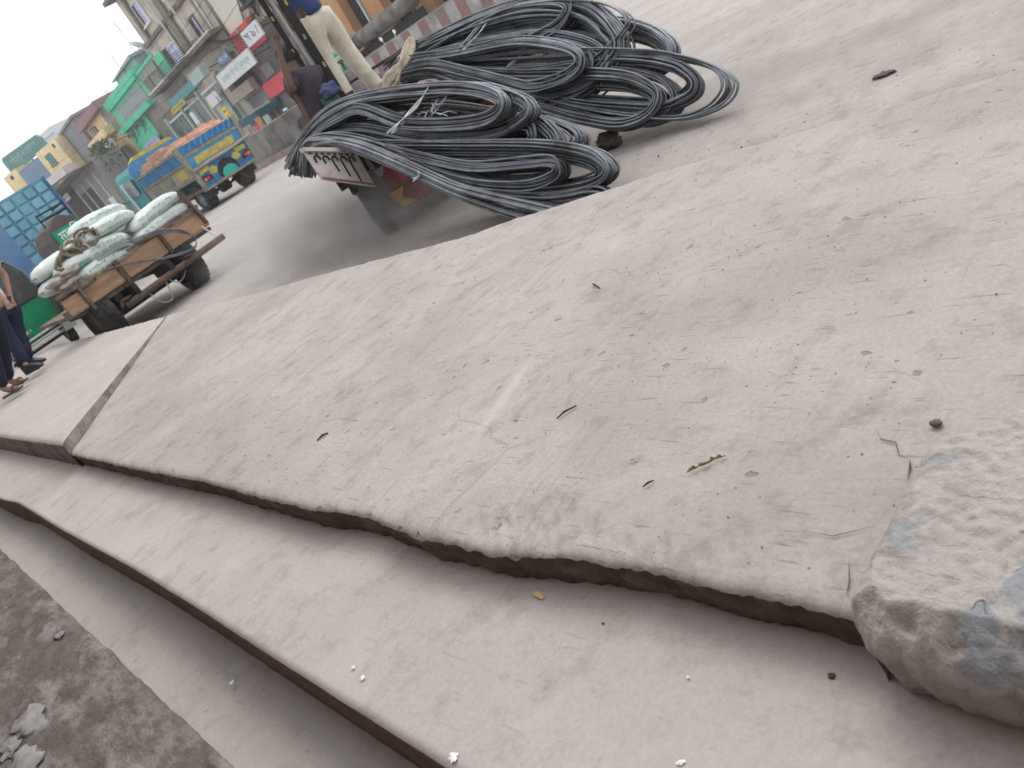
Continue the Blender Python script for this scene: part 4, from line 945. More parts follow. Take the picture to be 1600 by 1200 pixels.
for k in range(5):
    a = .13+.165*k
    pts = [PP(a-.035, .36+.08*k*.4, .026), PP(a-.03, .25, .03), PP(a+.01, .20, .034), PP(a+.055, .215, .034), PP(a+.07, .27, .03)]
    pts2 = [PP(a+.07+.03*0, .27, .03), PP(a+.075, .31, .028)]
    MB().tube(catmull([PP(a-.03+.0*k, .40+.13*k if k > 1 else .42, .024)]+pts+pts2[1:], 5), .0065, 6).build('hook', M['black'], pnl)
slab4(.02, .98, .93, 1.0, .0185, .0215).build('red_edge', M['stripe_red'], pnl)
MB().tube([PP(.55, 1.0, -.02), PP(.60, 1.25, -.05), (-.80, .0, .55)], .02, 6).tube([PP(.35, 1.02, -.01), PP(.42, 1.18, -.03)], .016, 5).tube([PP(.2, .9, -.015), (-.90, .05, .62)], .018, 5).build('panel_stay', M['black'], t)
# headboard posts and the load stakes
HX, HY = -.63, 1.32
MB().tube([(HX, HY, .72), (HX-.012, HY, 2.5)], .020, 8).build('steel_pole', M['greymetal'], t)
hp = MB().box(HX+.03, HX+.12, HY+.02, HY+.05, .722, 2.45).build('headboard_plank', M['black'], t)
for (x, z) in ((.08, 1.60), (.10, 1.33), (.12, 1.08), (.10, 1.90)): MB().box(HX+x-.012, HX+x+.006, HY+.012, HY+.019, z, z+.045).build('yellow_dash', M['truck_yellow'], hp)
MB().box(HX-.10, HX-.05, HY+.03, HY+.06, .722, 2.4).build('stake', M['black'], t)
for z in (1.55, 1.85): MB().box(HX-.085, HX-.070, HY+.023, HY+.029, z, z+.04).build('yellow_dash', M['truck_yellow'], t)
for z in (1.0, 2.30): MB().box(HX-.15, HX+.20, HY+.062, HY+.09, z, z+.05).build('headboard_rail', M['iron'], t)
ts_ = MB().box(.42, .82, -.36, -.24, .50, .64).build('tail_step', M['tan_frame'], t, bevel=.006)
MB().box(.34, .418, -.365, -.235, .50, .65).build('step_end', M['red_paint'], ts_)
MB().box(.5, .56, -.24, .1, .56, .62).build('step_arm', M['black'], t)

# ------------------------------------------------------------------ rebar coils
REBAR = {
'A': (28, 0.05175, 0.0575, [(3.46,5.987,0.799),(3.529,5.767,0.915),(3.56,5.602,0.966),(3.588,5.285,1.013),(3.581,4.962,1.001),(3.541,4.539,0.935),(3.488,4.106,0.847),(3.451,3.822,0.785),(3.402,3.553,0.704),(3.366,3.423,0.643),(3.341,3.381,0.602),(3.323,3.421,0.572),(3.318,3.532,0.564),(3.335,3.748,0.592),(3.379,4.099,0.665),(3.434,4.418,0.756),(3.538,4.831,0.929),(3.551,5.138,0.952),(3.547,5.446,0.946),(3.53,5.75,0.917),(3.466,6.044,0.81)]),
'B': (26, 0.04025, 0.0575, [(3.511,6.071,0.751),(3.599,5.88,0.898),(3.643,5.448,0.972),(3.634,5.083,0.957),(3.576,4.383,0.861),(3.531,3.976,0.785),(3.462,3.564,0.671),(3.411,3.345,0.585),(3.381,3.264,0.534),(3.358,3.261,0.497),(3.346,3.368,0.476),(3.342,3.521,0.471),(3.372,3.844,0.519),(3.436,4.333,0.627),(3.541,4.885,0.802),(3.589,5.271,0.882),(3.621,5.603,0.935),(3.597,5.94,0.895),(3.506,6.115,0.744)]),
'C': (19, 0.0345, 0.046, [(3.542,6.079,0.736),(3.621,5.816,0.868),(3.617,5.506,0.861),(3.551,5.04,0.752),(3.465,4.13,0.609),(3.399,3.64,0.498),(3.361,3.334,0.435),(3.338,3.288,0.397),(3.319,3.295,0.364),(3.31,3.384,0.35),(3.314,3.553,0.356),(3.352,3.843,0.42),(3.399,4.088,0.499),(3.479,4.633,0.632),(3.562,5.034,0.77),(3.631,5.503,0.886),(3.641,5.89,0.902),(3.555,6.153,0.758)]),
'D': (21, 0.04025, 0.05175, [(3.584,6.142,0.707),(3.665,5.916,0.842),(3.644,5.433,0.807),(3.525,4.566,0.609),(3.46,3.756,0.501),(3.418,3.331,0.429),(3.38,3.216,0.366),(3.345,3.171,0.308),(3.317,3.216,0.262),(3.307,3.347,0.246),(3.32,3.567,0.267),(3.374,3.916,0.356),(3.437,4.23,0.462),(3.496,4.579,0.56),(3.602,5.122,0.737),(3.688,5.663,0.88),(3.685,5.963,0.876),(3.582,6.164,0.703)]),
'E': (16, 0.02875, 0.0575, [(3.725,5.072,0.675),(3.641,4.029,0.535),(3.575,3.498,0.425),(3.543,3.332,0.371),(3.507,3.206,0.311),(3.478,3.133,0.264),(3.458,3.135,0.23),(3.446,3.215,0.21),(3.438,3.334,0.197),(3.44,3.544,0.2),(3.481,3.958,0.268),(3.618,4.699,0.497),(3.771,5.421,0.752)]),
'F': (21, 0.0322, 0.0575, [(3.401,4.666,0.683),(3.31,3.863,0.5),(3.242,3.263,0.364),(3.203,2.982,0.286),(3.171,2.812,0.222),(3.144,2.737,0.168),(3.123,2.725,0.125),(3.108,2.785,0.096),(3.104,2.901,0.089),(3.113,3.089,0.106),(3.136,3.378,0.153),(3.176,3.641,0.232),(3.229,3.919,0.337),(3.306,4.277,0.493),(3.391,4.675,0.661)]),
'G': (21, 0.0345, 0.0575, [(3.367,5.694,0.735),(3.45,5.495,0.901),(3.383,4.893,0.766),(3.286,4.326,0.573),(3.184,3.722,0.369),(3.146,3.287,0.293),(3.129,3.06,0.258),(3.109,3.012,0.218),(3.095,3.049,0.189),(3.091,3.203,0.182),(3.108,3.418,0.216),(3.149,3.745,0.298),(3.215,4.093,0.43),(3.305,4.448,0.61),(3.39,4.887,0.78),(3.445,5.299,0.89),(3.438,5.604,0.877),(3.365,5.752,0.731)]),
'H': (24, 0.0253, 0.046, [(3.249,5.49,0.71),(3.336,5.397,0.902),(3.33,5.196,0.889),(3.295,4.946,0.81),(3.222,4.579,0.65),(3.152,4.248,0.494),(3.064,3.85,0.299),(3.013,3.586,0.183),(2.964,3.314,0.076),(2.925,3.059,-0.01),(2.915,2.922,-0.033),(2.937,2.955,0.016),(2.967,3.129,0.083),(3.034,3.569,0.231),(3.08,3.836,0.333),(3.168,4.233,0.529),(3.274,4.751,0.764),(3.319,5.109,0.865),(3.319,5.365,0.865),(3.251,5.506,0.713)]),
'HH': (19, 0.0253, 0.046, [(3.38,5.593,0.799),(3.385,5.07,0.811),(3.306,4.597,0.636),(3.193,4.042,0.384),(3.123,3.653,0.23),(3.067,3.3,0.104),(3.034,3.067,0.03),(3.026,2.835,0.014),(3.036,2.74,0.036),(3.055,2.817,0.078),(3.065,3.096,0.099),(3.099,3.44,0.176),(3.164,3.868,0.32),(3.263,4.331,0.54),(3.373,4.925,0.785),(3.393,5.521,0.83)]),
'I': (24, 0.046, 0.0575, [(4.523,5.612,0.991),(4.557,5.378,1.035),(4.574,5.203,1.058),(4.567,4.886,1.05),(4.545,4.443,1.021),(4.507,4.055,0.969),(4.445,3.707,0.887),(4.407,3.551,0.836),(4.376,3.503,0.795),(4.35,3.528,0.76),(4.329,3.623,0.732),(4.332,3.848,0.735),(4.331,4.008,0.735),(4.368,4.332,0.784),(4.437,4.747,0.876),(4.523,5.209,0.991),(4.541,5.38,1.015),(4.501,5.615,0.962)]),
'J': (40, 0.069, 0.092, [(4.581,5.657,1.015),(4.613,5.385,1.057),(4.587,4.864,1.023),(4.541,4.262,0.962),(4.49,3.868,0.893),(4.41,3.517,0.787),(4.354,3.355,0.712),(4.294,3.254,0.632),(4.243,3.192,0.564),(4.201,3.15,0.509),(4.165,3.153,0.46),(4.141,3.206,0.428),(4.106,3.309,0.382),(4.087,3.464,0.356),(4.089,3.683,0.359),(4.11,3.908,0.387),(4.159,4.098,0.452),(4.23,4.297,0.546),(4.33,4.541,0.68),(4.427,4.794,0.809),(4.523,5.179,0.937),(4.566,5.581,0.995)]),
'K': (26, 0.04025, 0.069, [(4.4,5.467,0.987),(4.409,5.118,0.998),(4.325,4.555,0.887),(4.256,3.997,0.795),(4.21,3.749,0.733),(4.131,3.465,0.629),(4.079,3.349,0.559),(4.036,3.342,0.501),(4.016,3.41,0.474),(4.01,3.545,0.467),(4.029,3.768,0.492),(4.069,3.92,0.546),(4.164,4.231,0.672),(4.237,4.49,0.77),(4.337,4.871,0.902),(4.398,5.392,0.984)]),
'L': (3, 0.0184, 0.0575, [(4.494,5.485,1.006),(4.503,4.782,1.018),(4.485,4.118,0.993),(4.42,3.679,0.907),(4.37,3.453,0.84),(4.328,3.293,0.784),(4.275,3.142,0.713),(4.221,3.047,0.642),(4.179,3.032,0.586),(4.145,3.124,0.54),(4.114,3.314,0.498),(4.101,3.571,0.481),(4.108,3.834,0.49),(4.119,4.025,0.505),(4.282,4.65,0.723),(4.474,5.301,0.979),(4.479,5.535,0.985)]),
'M': (24, 0.0322, 0.0575, [(4.713,5.635,1.017),(4.614,4.687,0.885),(4.53,3.857,0.774),(4.439,3.397,0.652),(4.374,3.165,0.565),(4.316,3.005,0.488),(4.263,2.905,0.417),(4.22,2.853,0.36),(4.191,2.865,0.322),(4.173,2.932,0.297),(4.172,3.033,0.296),(4.194,3.233,0.325),(4.221,3.645,0.361),(4.261,4.013,0.415),(4.472,4.703,0.695),(4.675,5.543,0.967)]),
'N': (16, 0.0253, 0.0575, [(4.519,5.333,0.998),(4.261,4.116,0.64),(4.149,3.294,0.484),(4.082,2.95,0.392),(4.024,2.745,0.311),(3.98,2.654,0.25),(3.939,2.603,0.194),(3.907,2.619,0.149),(3.894,2.707,0.13),(3.896,2.851,0.134),(3.945,3.114,0.201),(4.033,3.529,0.323),(4.222,4.259,0.586),(4.463,5.163,0.92)]),
'O': (7, 0.0184, 0.0575, [(4.466,5.137,0.953),(4.221,3.719,0.612),(4.091,2.982,0.431),(4.024,2.714,0.338),(3.973,2.549,0.269),(3.922,2.448,0.198),(3.878,2.425,0.137),(3.847,2.472,0.093),(3.83,2.564,0.07),(3.833,2.709,0.074),(3.871,2.932,0.127),(3.952,3.303,0.239),(4.12,3.984,0.473),(4.377,4.815,0.829)]),
'S': (2, 0.0138, 0.0345, [(4.408,5.07,0.955),(4.189,3.668,0.651),(4.046,2.942,0.452),(3.977,2.678,0.357),(3.91,2.476,0.264),(3.848,2.356,0.178),(3.815,2.34,0.131),(3.785,2.394,0.09),(3.774,2.515,0.074),(3.783,2.7,0.088),(3.843,3.015,0.171),(3.952,3.47,0.322),(4.199,4.318,0.665),(4.397,5.072,0.94)]),
'P': (21, 0.0322, 0.06325, [(4.414,5.096,0.935),(4.188,4.073,0.612),(4.082,3.479,0.459),(4.0,3.07,0.342),(3.925,2.861,0.235),(3.883,2.835,0.175),(3.855,2.894,0.136),(3.847,3.005,0.124),(3.859,3.151,0.141),(3.914,3.395,0.221),(3.976,3.623,0.309),(4.116,4.086,0.508),(4.371,4.934,0.872)]),
'Q': (19, 0.0299, 0.0575, [(4.497,5.184,0.939),(4.258,4.012,0.597),(4.122,3.218,0.403),(4.037,2.896,0.282),(3.98,2.784,0.2),(3.936,2.759,0.138),(3.902,2.804,0.089),(3.892,2.898,0.074),(3.9,3.02,0.086),(3.944,3.245,0.148),(4.026,3.561,0.265),(4.2,4.156,0.514),(4.455,5.019,0.879)]),
'JJ': (36, 0.06325, 0.092, [(4.634,5.588,0.978),(4.654,5.34,1.005),(4.621,4.862,0.962),(4.571,4.302,0.895),(4.52,3.931,0.826),(4.446,3.598,0.728),(4.397,3.444,0.662),(4.345,3.347,0.593),(4.301,3.287,0.535),(4.266,3.246,0.488),(4.236,3.249,0.448),(4.218,3.299,0.424),(4.192,3.397,0.39),(4.18,3.544,0.374),(4.188,3.751,0.384),(4.211,3.964,0.415),(4.256,4.143,0.475),(4.318,4.33,0.558),(4.406,4.558,0.674),(4.49,4.795,0.787),(4.576,5.15,0.902),(4.62,5.518,0.96)]),
'JJJ': (31, 0.0575, 0.092, [(4.68,5.611,0.934),(4.688,5.373,0.944),(4.646,4.908,0.889),(4.588,4.362,0.81),(4.535,3.999,0.739),(4.465,3.67,0.646),(4.42,3.518,0.587),(4.375,3.421,0.527),(4.339,3.361,0.478),(4.309,3.32,0.439),(4.286,3.322,0.408),(4.273,3.372,0.391),(4.256,3.468,0.368),(4.252,3.612,0.363),(4.265,3.815,0.38),(4.291,4.024,0.415),(4.333,4.2,0.471),(4.389,4.384,0.545),(4.466,4.609,0.648),(4.541,4.84,0.748),(4.621,5.187,0.854),(4.667,5.544,0.917)]),
'II': (26, 0.0575, 0.069, [(4.66,5.651,1.013),(4.674,5.43,1.032),(4.678,5.264,1.038),(4.659,4.961,1.012),(4.623,4.536,0.964),(4.576,4.16,0.902),(4.514,3.82,0.818),(4.478,3.668,0.771),(4.453,3.62,0.737),(4.435,3.644,0.713),(4.424,3.736,0.698),(4.436,3.954,0.715),(4.443,4.11,0.725),(4.486,4.424,0.781),(4.556,4.825,0.875),(4.641,5.269,0.988),(4.663,5.432,1.017),(4.644,5.653,0.992)]),
'III': (16, 0.0345, 0.0575, [(4.589,5.68,0.972),(4.613,5.343,1.004),(4.58,4.911,0.96),(4.524,4.449,0.886),(4.445,3.974,0.78),(4.351,3.556,0.655),(4.271,3.315,0.548),(4.22,3.23,0.48),(4.19,3.269,0.44),(4.178,3.405,0.424),(4.193,3.689,0.444),(4.222,3.933,0.483),(4.322,4.327,0.617),(4.445,4.765,0.78),(4.559,5.259,0.932),(4.577,5.652,0.957)]),
'KK': (24, 0.046, 0.069, [(4.52,5.619,0.96),(4.477,5.195,0.903),(4.366,4.707,0.755),(4.236,4.276,0.581),(4.128,3.888,0.438),(4.085,3.59,0.38),(4.083,3.366,0.377),(4.114,3.23,0.419),(4.17,3.251,0.493),(4.244,3.404,0.592),(4.34,3.742,0.72),(4.421,4.255,0.829),(4.493,4.852,0.925),(4.53,5.278,0.974),(4.525,5.609,0.966)]),
'MM': (19, 0.0345, 0.0575, [(4.737,5.52,0.956),(4.636,4.657,0.821),(4.549,3.887,0.705),(4.464,3.454,0.592),(4.405,3.234,0.514),(4.355,3.082,0.446),(4.309,2.986,0.386),(4.274,2.936,0.339),(4.251,2.947,0.308),(4.239,3.01,0.291),(4.241,3.107,0.294),(4.264,3.296,0.325),(4.298,3.685,0.37),(4.34,4.028,0.427),(4.525,4.67,0.673),(4.705,5.436,0.914)]),
'NN': (16, 0.0345, 0.0575, [(4.524,5.185,0.922),(4.294,4.079,0.603),(4.186,3.317,0.452),(4.124,2.994,0.367),(4.072,2.8,0.294),(4.033,2.713,0.241),(3.999,2.664,0.193),(3.973,2.679,0.158),(3.964,2.762,0.145),(3.97,2.898,0.153),(4.016,3.145,0.217),(4.097,3.534,0.33),(4.266,4.21,0.564),(4.476,5.032,0.856)]),
'PP': (19, 0.0345, 0.06325, [(4.419,5.078,0.827),(4.218,4.105,0.54),(4.118,3.534,0.398),(4.043,3.138,0.29),(3.98,2.934,0.2),(3.948,2.907,0.154),(3.929,2.963,0.128),(3.928,3.07,0.125),(3.942,3.211,0.145),(3.992,3.448,0.217),(4.046,3.668,0.294),(4.165,4.115,0.464),(4.382,4.925,0.774)]),
'AA': (21, 0.0345, 0.0575, [(3.631,6.201,0.718),(3.735,5.787,0.891),(3.746,5.285,0.909),(3.708,4.875,0.847),(3.655,4.417,0.759),(3.593,4.016,0.655),(3.525,3.661,0.542),(3.476,3.475,0.46),(3.449,3.445,0.415),(3.446,3.571,0.411),(3.501,3.92,0.502),(3.589,4.446,0.648),(3.68,4.976,0.8),(3.729,5.514,0.882),(3.715,6.11,0.859),(3.626,6.245,0.71)]),
'CC': (21, 0.04025, 0.0575, [(3.629,6.07,0.681),(3.695,5.829,0.792),(3.689,5.538,0.782),(3.628,5.093,0.681),(3.545,4.22,0.542),(3.482,3.742,0.436),(3.446,3.443,0.376),(3.425,3.397,0.342),(3.408,3.403,0.313),(3.401,3.491,0.302),(3.406,3.655,0.31),(3.443,3.938,0.371),(3.487,4.177,0.444),(3.562,4.703,0.57),(3.637,5.089,0.696),(3.702,5.536,0.803),(3.713,5.899,0.822),(3.641,6.139,0.701)]),
'DD': (21, 0.04025, 0.0575, [(3.66,6.169,0.699),(3.712,5.963,0.786),(3.682,5.493,0.736),(3.569,4.633,0.548),(3.496,3.83,0.426),(3.451,3.406,0.352),(3.42,3.289,0.3),(3.393,3.241,0.255),(3.375,3.283,0.225),(3.372,3.411,0.219),(3.388,3.63,0.247),(3.438,3.978,0.33),(3.494,4.294,0.423),(3.548,4.642,0.513),(3.642,5.185,0.67),(3.721,5.722,0.801),(3.728,6.012,0.813),(3.659,6.189,0.698)]),
'GG': (21, 0.04025, 0.0575, [(3.454,5.743,0.707),(3.512,5.574,0.825),(3.448,4.987,0.697),(3.363,4.426,0.526),(3.272,3.825,0.343),(3.233,3.395,0.266),(3.214,3.171,0.229),(3.198,3.121,0.196),(3.188,3.156,0.176),(3.189,3.305,0.178),(3.207,3.518,0.214),(3.246,3.842,0.292),(3.303,4.188,0.407),(3.38,4.546,0.559),(3.454,4.983,0.707),(3.504,5.387,0.808),(3.505,5.674,0.811),(3.453,5.797,0.707)]),
'FF': (16, 0.0322, 0.0575, [(3.431,4.686,0.582),(3.35,3.939,0.42),(3.289,3.371,0.297),(3.255,3.101,0.229),(3.228,2.937,0.176),(3.208,2.861,0.135),(3.192,2.848,0.105),(3.184,2.903,0.088),(3.184,3.012,0.088),(3.195,3.19,0.11),(3.218,3.463,0.157),(3.252,3.712,0.224),(3.295,3.976,0.31),(3.357,4.317,0.434),(3.424,4.692,0.568)])}
BL = {
 'A': 'topmost bright grey hairpin coil nearest the camera, its loop tied with white wire',
 'B': 'coil of rods lying just behind and outside the topmost tied coil',
 'C': 'inner coil drooping directly below the topmost tied coil',
 'D': 'coil with a rounded bend drooping second below the tied coil',
 'E': 'short coil bending farthest out between the tied coil and the low right loop',
 'F': 'wide low loop of rods reaching farthest right above the pavement rim',
 'G': 'dark low coil bending just left of the wide low loop',
 'H': 'straight lowest rods slanting down behind the pavement rim, beside the red tail board',
 'HH': 'low rods just above the lowest ones, their bend hidden by the pavement rim',
 'I': 'uppermost thin coil arching highest in front of the striped wall',
 'J': 'thickest dark coil with the widest loop on the upper pile',
 'K': 'coil forming the inner ring inside the thickest dark loop',
 'L': 'three loose rods curling over the outside of the upper pile',
 'M': 'coil poking out right behind the thickest dark loop',
 'N': 'narrow coil whose bend hangs in the middle of the right hand tails',
 'O': 'thin coil of few rods reaching nearly farthest right over the road',
 'S': 'pair of single rods looping farthest right over the road',
 'P': 'lowest dark coil of the upper pile hanging nearest the road clod',
 'JJ': 'dark coil packed just inside the thickest loop of the upper pile',
 'JJJ': 'shadowed coil deepest inside the thickest loop of the upper pile',
 'II': 'coil nested inside the uppermost arching coil',
 'III': 'thin coil crossing between the uppermost arch and the thickest loop',
 'KK': 'coil crossing the inner ring at the heart of the upper pile',
 'MM': 'coil tucked inside the one poking out behind the thickest loop',
 'NN': 'coil tucked inside the bend in the middle of the right hand tails',
 'PP': 'coil tucked inside the lowest dark coil of the upper pile',
 'AA': 'coil seen through the opening of the topmost tied loop',
 'CC': 'dark coil nested beneath the inner coil under the tied one',
 'DD': 'dark coil nested inside the second drooping coil',
 'GG': 'coil packed inside the dark low coil left of the wide low loop',
 'FF': 'coil lying inside the wide low loop at the pavement rim',
 'Q': 'dark coil bending just outside the lowest one of the upper pile'}
rr = random.Random(11)
def bundle(key):
    n, hw, th, pts = REBAR[key]
    pts = [Vector(p) for p in pts]
    path = catmull(pts, 4)
    k = len(path)
    # in-plane normals pointing out of the loop
    cen = sum(path, Vector())/k
    nor = (path[k//3]-path[0]).cross(path[2*k//3]-path[0]).normalized()
    mb = MB()
    for r in range(n):
        o1 = rr.uniform(-1, 1)*hw; o2 = rr.uniform(-1, 1)*th; ph = rr.uniform(0, 100); rad = rr.choice((.0066, .0074, .0082))
        a0 = rr.randint(0, 2); a1 = k-rr.randint(0, 2)
        out = []
        for i in range(a0, a1):
            p = path[i]; tn = (path[min(i+1, k-1)]-path[max(i-1, 0)]).normalized(); q = nor.cross(tn)
            w = .62+.38*abs(noise.noise((i*.05+ph, ph, 1.3)))*2
            z1_ = noise.noise((i*.07+ph, 7.7, ph)); z2_ = noise.noise((ph, i*.07, 3.3))
            c = p + q*(o1*w + hw*.22*z1_) + nor*(o2 + th*.16*z2_)
            c.z = max(c.z, .012)
            out.append(c)
        mb.tube(out, rad, 5)
    o = mb.build('rebar_coil', M['steel_rod'], None, True)
    tag(o, BL[key], 'rebar coil', 'rebar coils hanging off the flatbed')
    return o
coils = {k: bundle(k) for k in REBAR}
# wire ties are parts of the coils they bind
def tie(parent, pts, r=.0035, loops=3, jit=.012):
    mb = MB()
    for _ in range(loops):
        mb.tube([Vector(p)+Vector((rr.uniform(-jit, jit), rr.uniform(-jit, jit), rr.uniform(-jit, jit))) for p in pts], r, 4)
    return mb.build('wire_tie', M['wire'], parent)
for key, pts in [('A', [(3.435, 4.019, 0.858), (3.402, 4.152, 0.803), (3.375, 4.324, 0.758), (3.358, 4.469, 0.73)]), ('A', [(3.433, 4.033, 0.855), (3.4, 4.181, 0.8), (3.381, 4.292, 0.768), (3.366, 4.529, 0.743)]), ('A', [(3.409, 4.127, 0.814), (3.392, 4.242, 0.787), (3.366, 4.388, 0.744)]), ('I', [(4.475, 4.237, 1.007), (4.461, 4.367, 0.988), (4.422, 4.549, 0.936), (4.396, 4.755, 0.902)]), ('I', [(4.456, 4.295, 0.981), (4.415, 4.46, 0.926), (4.386, 4.646, 0.888)]), ('J', [(4.286, 3.987, 0.701), (4.268, 4.095, 0.677), (4.249, 4.275, 0.652)]), ('H', [(3.089, 4.076, 0.486), (3.075, 4.104, 0.456), (3.074, 4.161, 0.453)])]: tie(coils[key], pts, loops=3 if key != 'X' else 2)
# frayed wire ends in the tied loop
mb = MB()
for k in range(16):
    p = Vector((3.403, 4.213, 0.755)).lerp(Vector((3.385, 3.916, 0.725)), rr.random()) + Vector((rr.uniform(-.03, .03),)*3)
    q = p + Vector((rr.uniform(-.05, .1), rr.uniform(-.10, .02), rr.uniform(-.05, .06))); mb.tube([p, p.lerp(q, .5)+Vector((0, 0, rr.uniform(-.02, .02))), q], .0028, 4)
mb.build('wire_ends', M['wire'], coils['A'])
# rods lying on the bed
mb = MB()
for k in range(46):
    x = 4.45+.25*rr.random(); z = .76+.2*rr.random()
    mb.tube([(x, 5.45+rr.uniform(-.1, .05), z+.05), (x+.4, 6.2, z), (x+.95+.2*rr.random(), 7.1, z-.02*rr.random()), (x+1.3+.3*rr.random(), 7.7, .75+.1*rr.random())], .007, 5)
tag(mb.build('rebar_stack', M['steel_rod'], None, True), 'straight rods stacked on the flatbed by the standing man\'s feet', 'rebar')
# rope
t = thing('rope_coil', 'thick looped jute rope binding the rebar beside the man in cream trousers', 'rope', (4.29, 5.22, .98))
for k in range(14):
    a = rr.uniform(-.035, .035); b = rr.uniform(-.05, .05)
    MB().tube(catmull([(-.26+a, -.03, -.06), (-.17+a, -.09+b*.4, .01+b), (-.03+a, -.10, .05+a), (.12+b*.6, -.08+a, .10+a), (.25+b*.5, -.02, .16+a*.5), (.27, .05, .13), (.12+a, .06, .06+b)], 6), .0155, 7).build('rope_strand', M['rope'], t, True)
MB().tube(catmull([(-.24, -.05, -.02), (-.3, -.06, -.14), (-.2, -.1, -.2), (-.12, -.08, -.06), (-.16, -.06, .02)], 6), .013, 7).build('rope_knot', M['rope'], t, True)

# the people on the flatbed
person('man in loose cream trousers and blue shirt standing on the rebar flatbed', (0, 0, 0), {
 'pel': (5.02, 6.8, 1.78), 'chest': (4.97, 6.8, 2.12), 'neck': (4.96, 6.82, 2.32), 'head': (4.96, 6.84, 2.46),
 'shL': (4.77, 6.8, 2.27), 'elL': (4.67, 6.77, 2.06), 'wrL': (4.68, 6.72, 1.85), 'shR': (5.16, 6.8, 2.27), 'elR': (5.30, 6.86, 2.02), 'wrR': (5.28, 7.02, 1.86),
 'hipL': (4.94, 6.8, 1.70), 'knL': (4.89, 6.84, 1.33), 'anL': (4.88, 6.78, .83), 'toL': (4.90, 6.94, .77),
 'hipR': (5.12, 6.8, 1.70), 'knR': (5.19, 6.84, 1.32), 'anR': (5.25, 6.78, .83), 'toR': (5.28, 6.94, .77)},
 M['skin'], M['shirt_blue'], M['trousers_cream'], M['shoe'], legscale=1.12)
person('seated helper in dark purple with one bare arm raised to the black headboard stakes', (0, 0, 0), {
 'pel': (4.24, 6.45, .90), 'chest': (4.30, 6.47, 1.23), 'neck': (4.38, 6.56, 1.42), 'head': (4.44, 6.64, 1.53),
 'shL': (4.21, 6.46, 1.37), 'elL': (4.09, 6.36, 1.28), 'wrL': (4.24, 6.42, 1.62), 'hdL': (.3, 0, .3), 'shR': (4.48, 6.48, 1.33), 'elR': (4.55, 6.6, 1.10), 'wrR': (4.45, 6.8, 1.0),
 'hipL': (4.18, 6.5, .88), 'knL': (4.34, 6.86, 1.05), 'anL': (4.44, 6.98, .80), 'toL': (4.52, 7.10, .75),
 'hipR': (4.34, 6.45, .88), 'knR': (4.54, 6.78, 1.06), 'anR': (4.62, 6.9, .80), 'toR': (4.70, 7.02, .75)},
 M['skin'], M['purple'], M['purple'], M['sandal'], sleeve=.5)
t = thing('cloth_bundle', 'crumpled dark green and blue rag bundle beside the seated helper', 'cloth', (4.31, 6.26, .74))
def lump(name, m, par, c, r, seed, sq=(1, 1, 1), amp=.22, n=14):
    mb = MB()
    for i in range(n+1):
        th = PI*i/n
        for j in range(2*n):
            q = PI*j/n; d = Vector((math.sin(th)*math.cos(q), math.sin(th)*math.sin(q), math.cos(th)))
            k = 1+amp*noise.noise(d*1.7+Vector((seed, 0, 0)))+amp*.5*noise.noise(d*4.5+Vector((0, seed, 0)))
            mb.v.append((c[0]+d.x*r*k*sq[0], c[1]+d.y*r*k*sq[1], c[2]+d.z*r*k*sq[2]))
    m2 = 2*n
    mb.f = [(i*m2+j, i*m2+(j+1) % m2, (i+1)*m2+(j+1) % m2, (i+1)*m2+j) for i in range(n) for j in range(m2)]
    return mb.build(name, m, par, True)
lump('green_rag', M['rag_green'], t, (0, 0, .19), .13, 2, (.8, .8, 1.5), .35)
lump('blue_rag', M['rag_blue'], t, (.03, -.03, .40), .085, 6, (1.1, .9, .8), .4)

# ------------------------------------------------------------------ sack trolley
t = thing('sack_trolley', 'flat wooden cart with orange brown tail planks and two dusty black wheels', 'cart', (3.4, 10.09, 0))
for k in range(3):
    x = -.87+.61*k; MB().box(x, x+.602, -.05, -.015, .56, .80).build('tail_plank', M['plank'], t, bevel=.006)
MB().box(.955, .985, -.12, .0, .50, .98).build('corner_post', M['oldwood'], t, rot=(0, R(-6), 0), bevel=.005)
for x in (-.30, .33): MB().box(x-.025, x+.025, -.085, -.052, .53, .86).build('cleat', M['iron'], t, bevel=.004)
MB().box(-.9, .95, -.09, -.045, .805, .85).build('top_rail', M['oldwood'], t, bevel=.006)
for k in range(7): MB().box(-.9+.265*k, -.645+.265*k, -.01, 2.5, .50, .545).build('deck_plank', M['oldwood'], t, bevel=.005)
for x0 in (-1.06, -.96, -.90): MB().box(x0, x0+.05, -.10, -.04, .54, .82).build('side_stake', M['oldwood'], t, bevel=.006)
MB().box(-1.07, -.86, -.128, -.101, .56, .76).build('side_board', M['plank'], t, bevel=.005)
MB().box(-1.10, -.8, -.16, -.13, .79, .84).box(-.84, -.80, -.15, -.10, .50, .9).box(-1.0, -.9, -.04, .5, .56, .62).build('side_rail', M['oldwood'], t, bevel=.005)
MB().tube([(-.56, -.22, .345), (.92, -.22, .37)], .042, 10).build('rear_bar', M['iron'], t)
MB().tube([(-.60, -.22, .36), (-.56, -.22, .42)], .02, 6).build('bar_stub', M['iron'], t)
for x in (-.35, .15): MB().box(x-.03, x+.03, -.25, .35, .36, .50).build('bar_bracket', M['black'], t)
MB().tube([(.86, -.20, .40), (.84, -.05, .60)], .010, 5).build('bar_stay', M['wire'], t)
MB().box(-.7, .6, .16, .26, .24, .33).box(-.55, -.45, -.0, 2.4, .38, .498).box(.35, .45, -.0, 2.4, .38, .498).build('axle_beam', M['black'], t)
for x in (-.5, .4):
    s_ = MB()
    for k in range(5): s_.box(x-.05, x+.05, -.28+.07*k, .7-.07*k, .335+.008-.02*k+.07, .352-.02*k+.07)
    s_.build('leaf_spring', M['iron'], t)
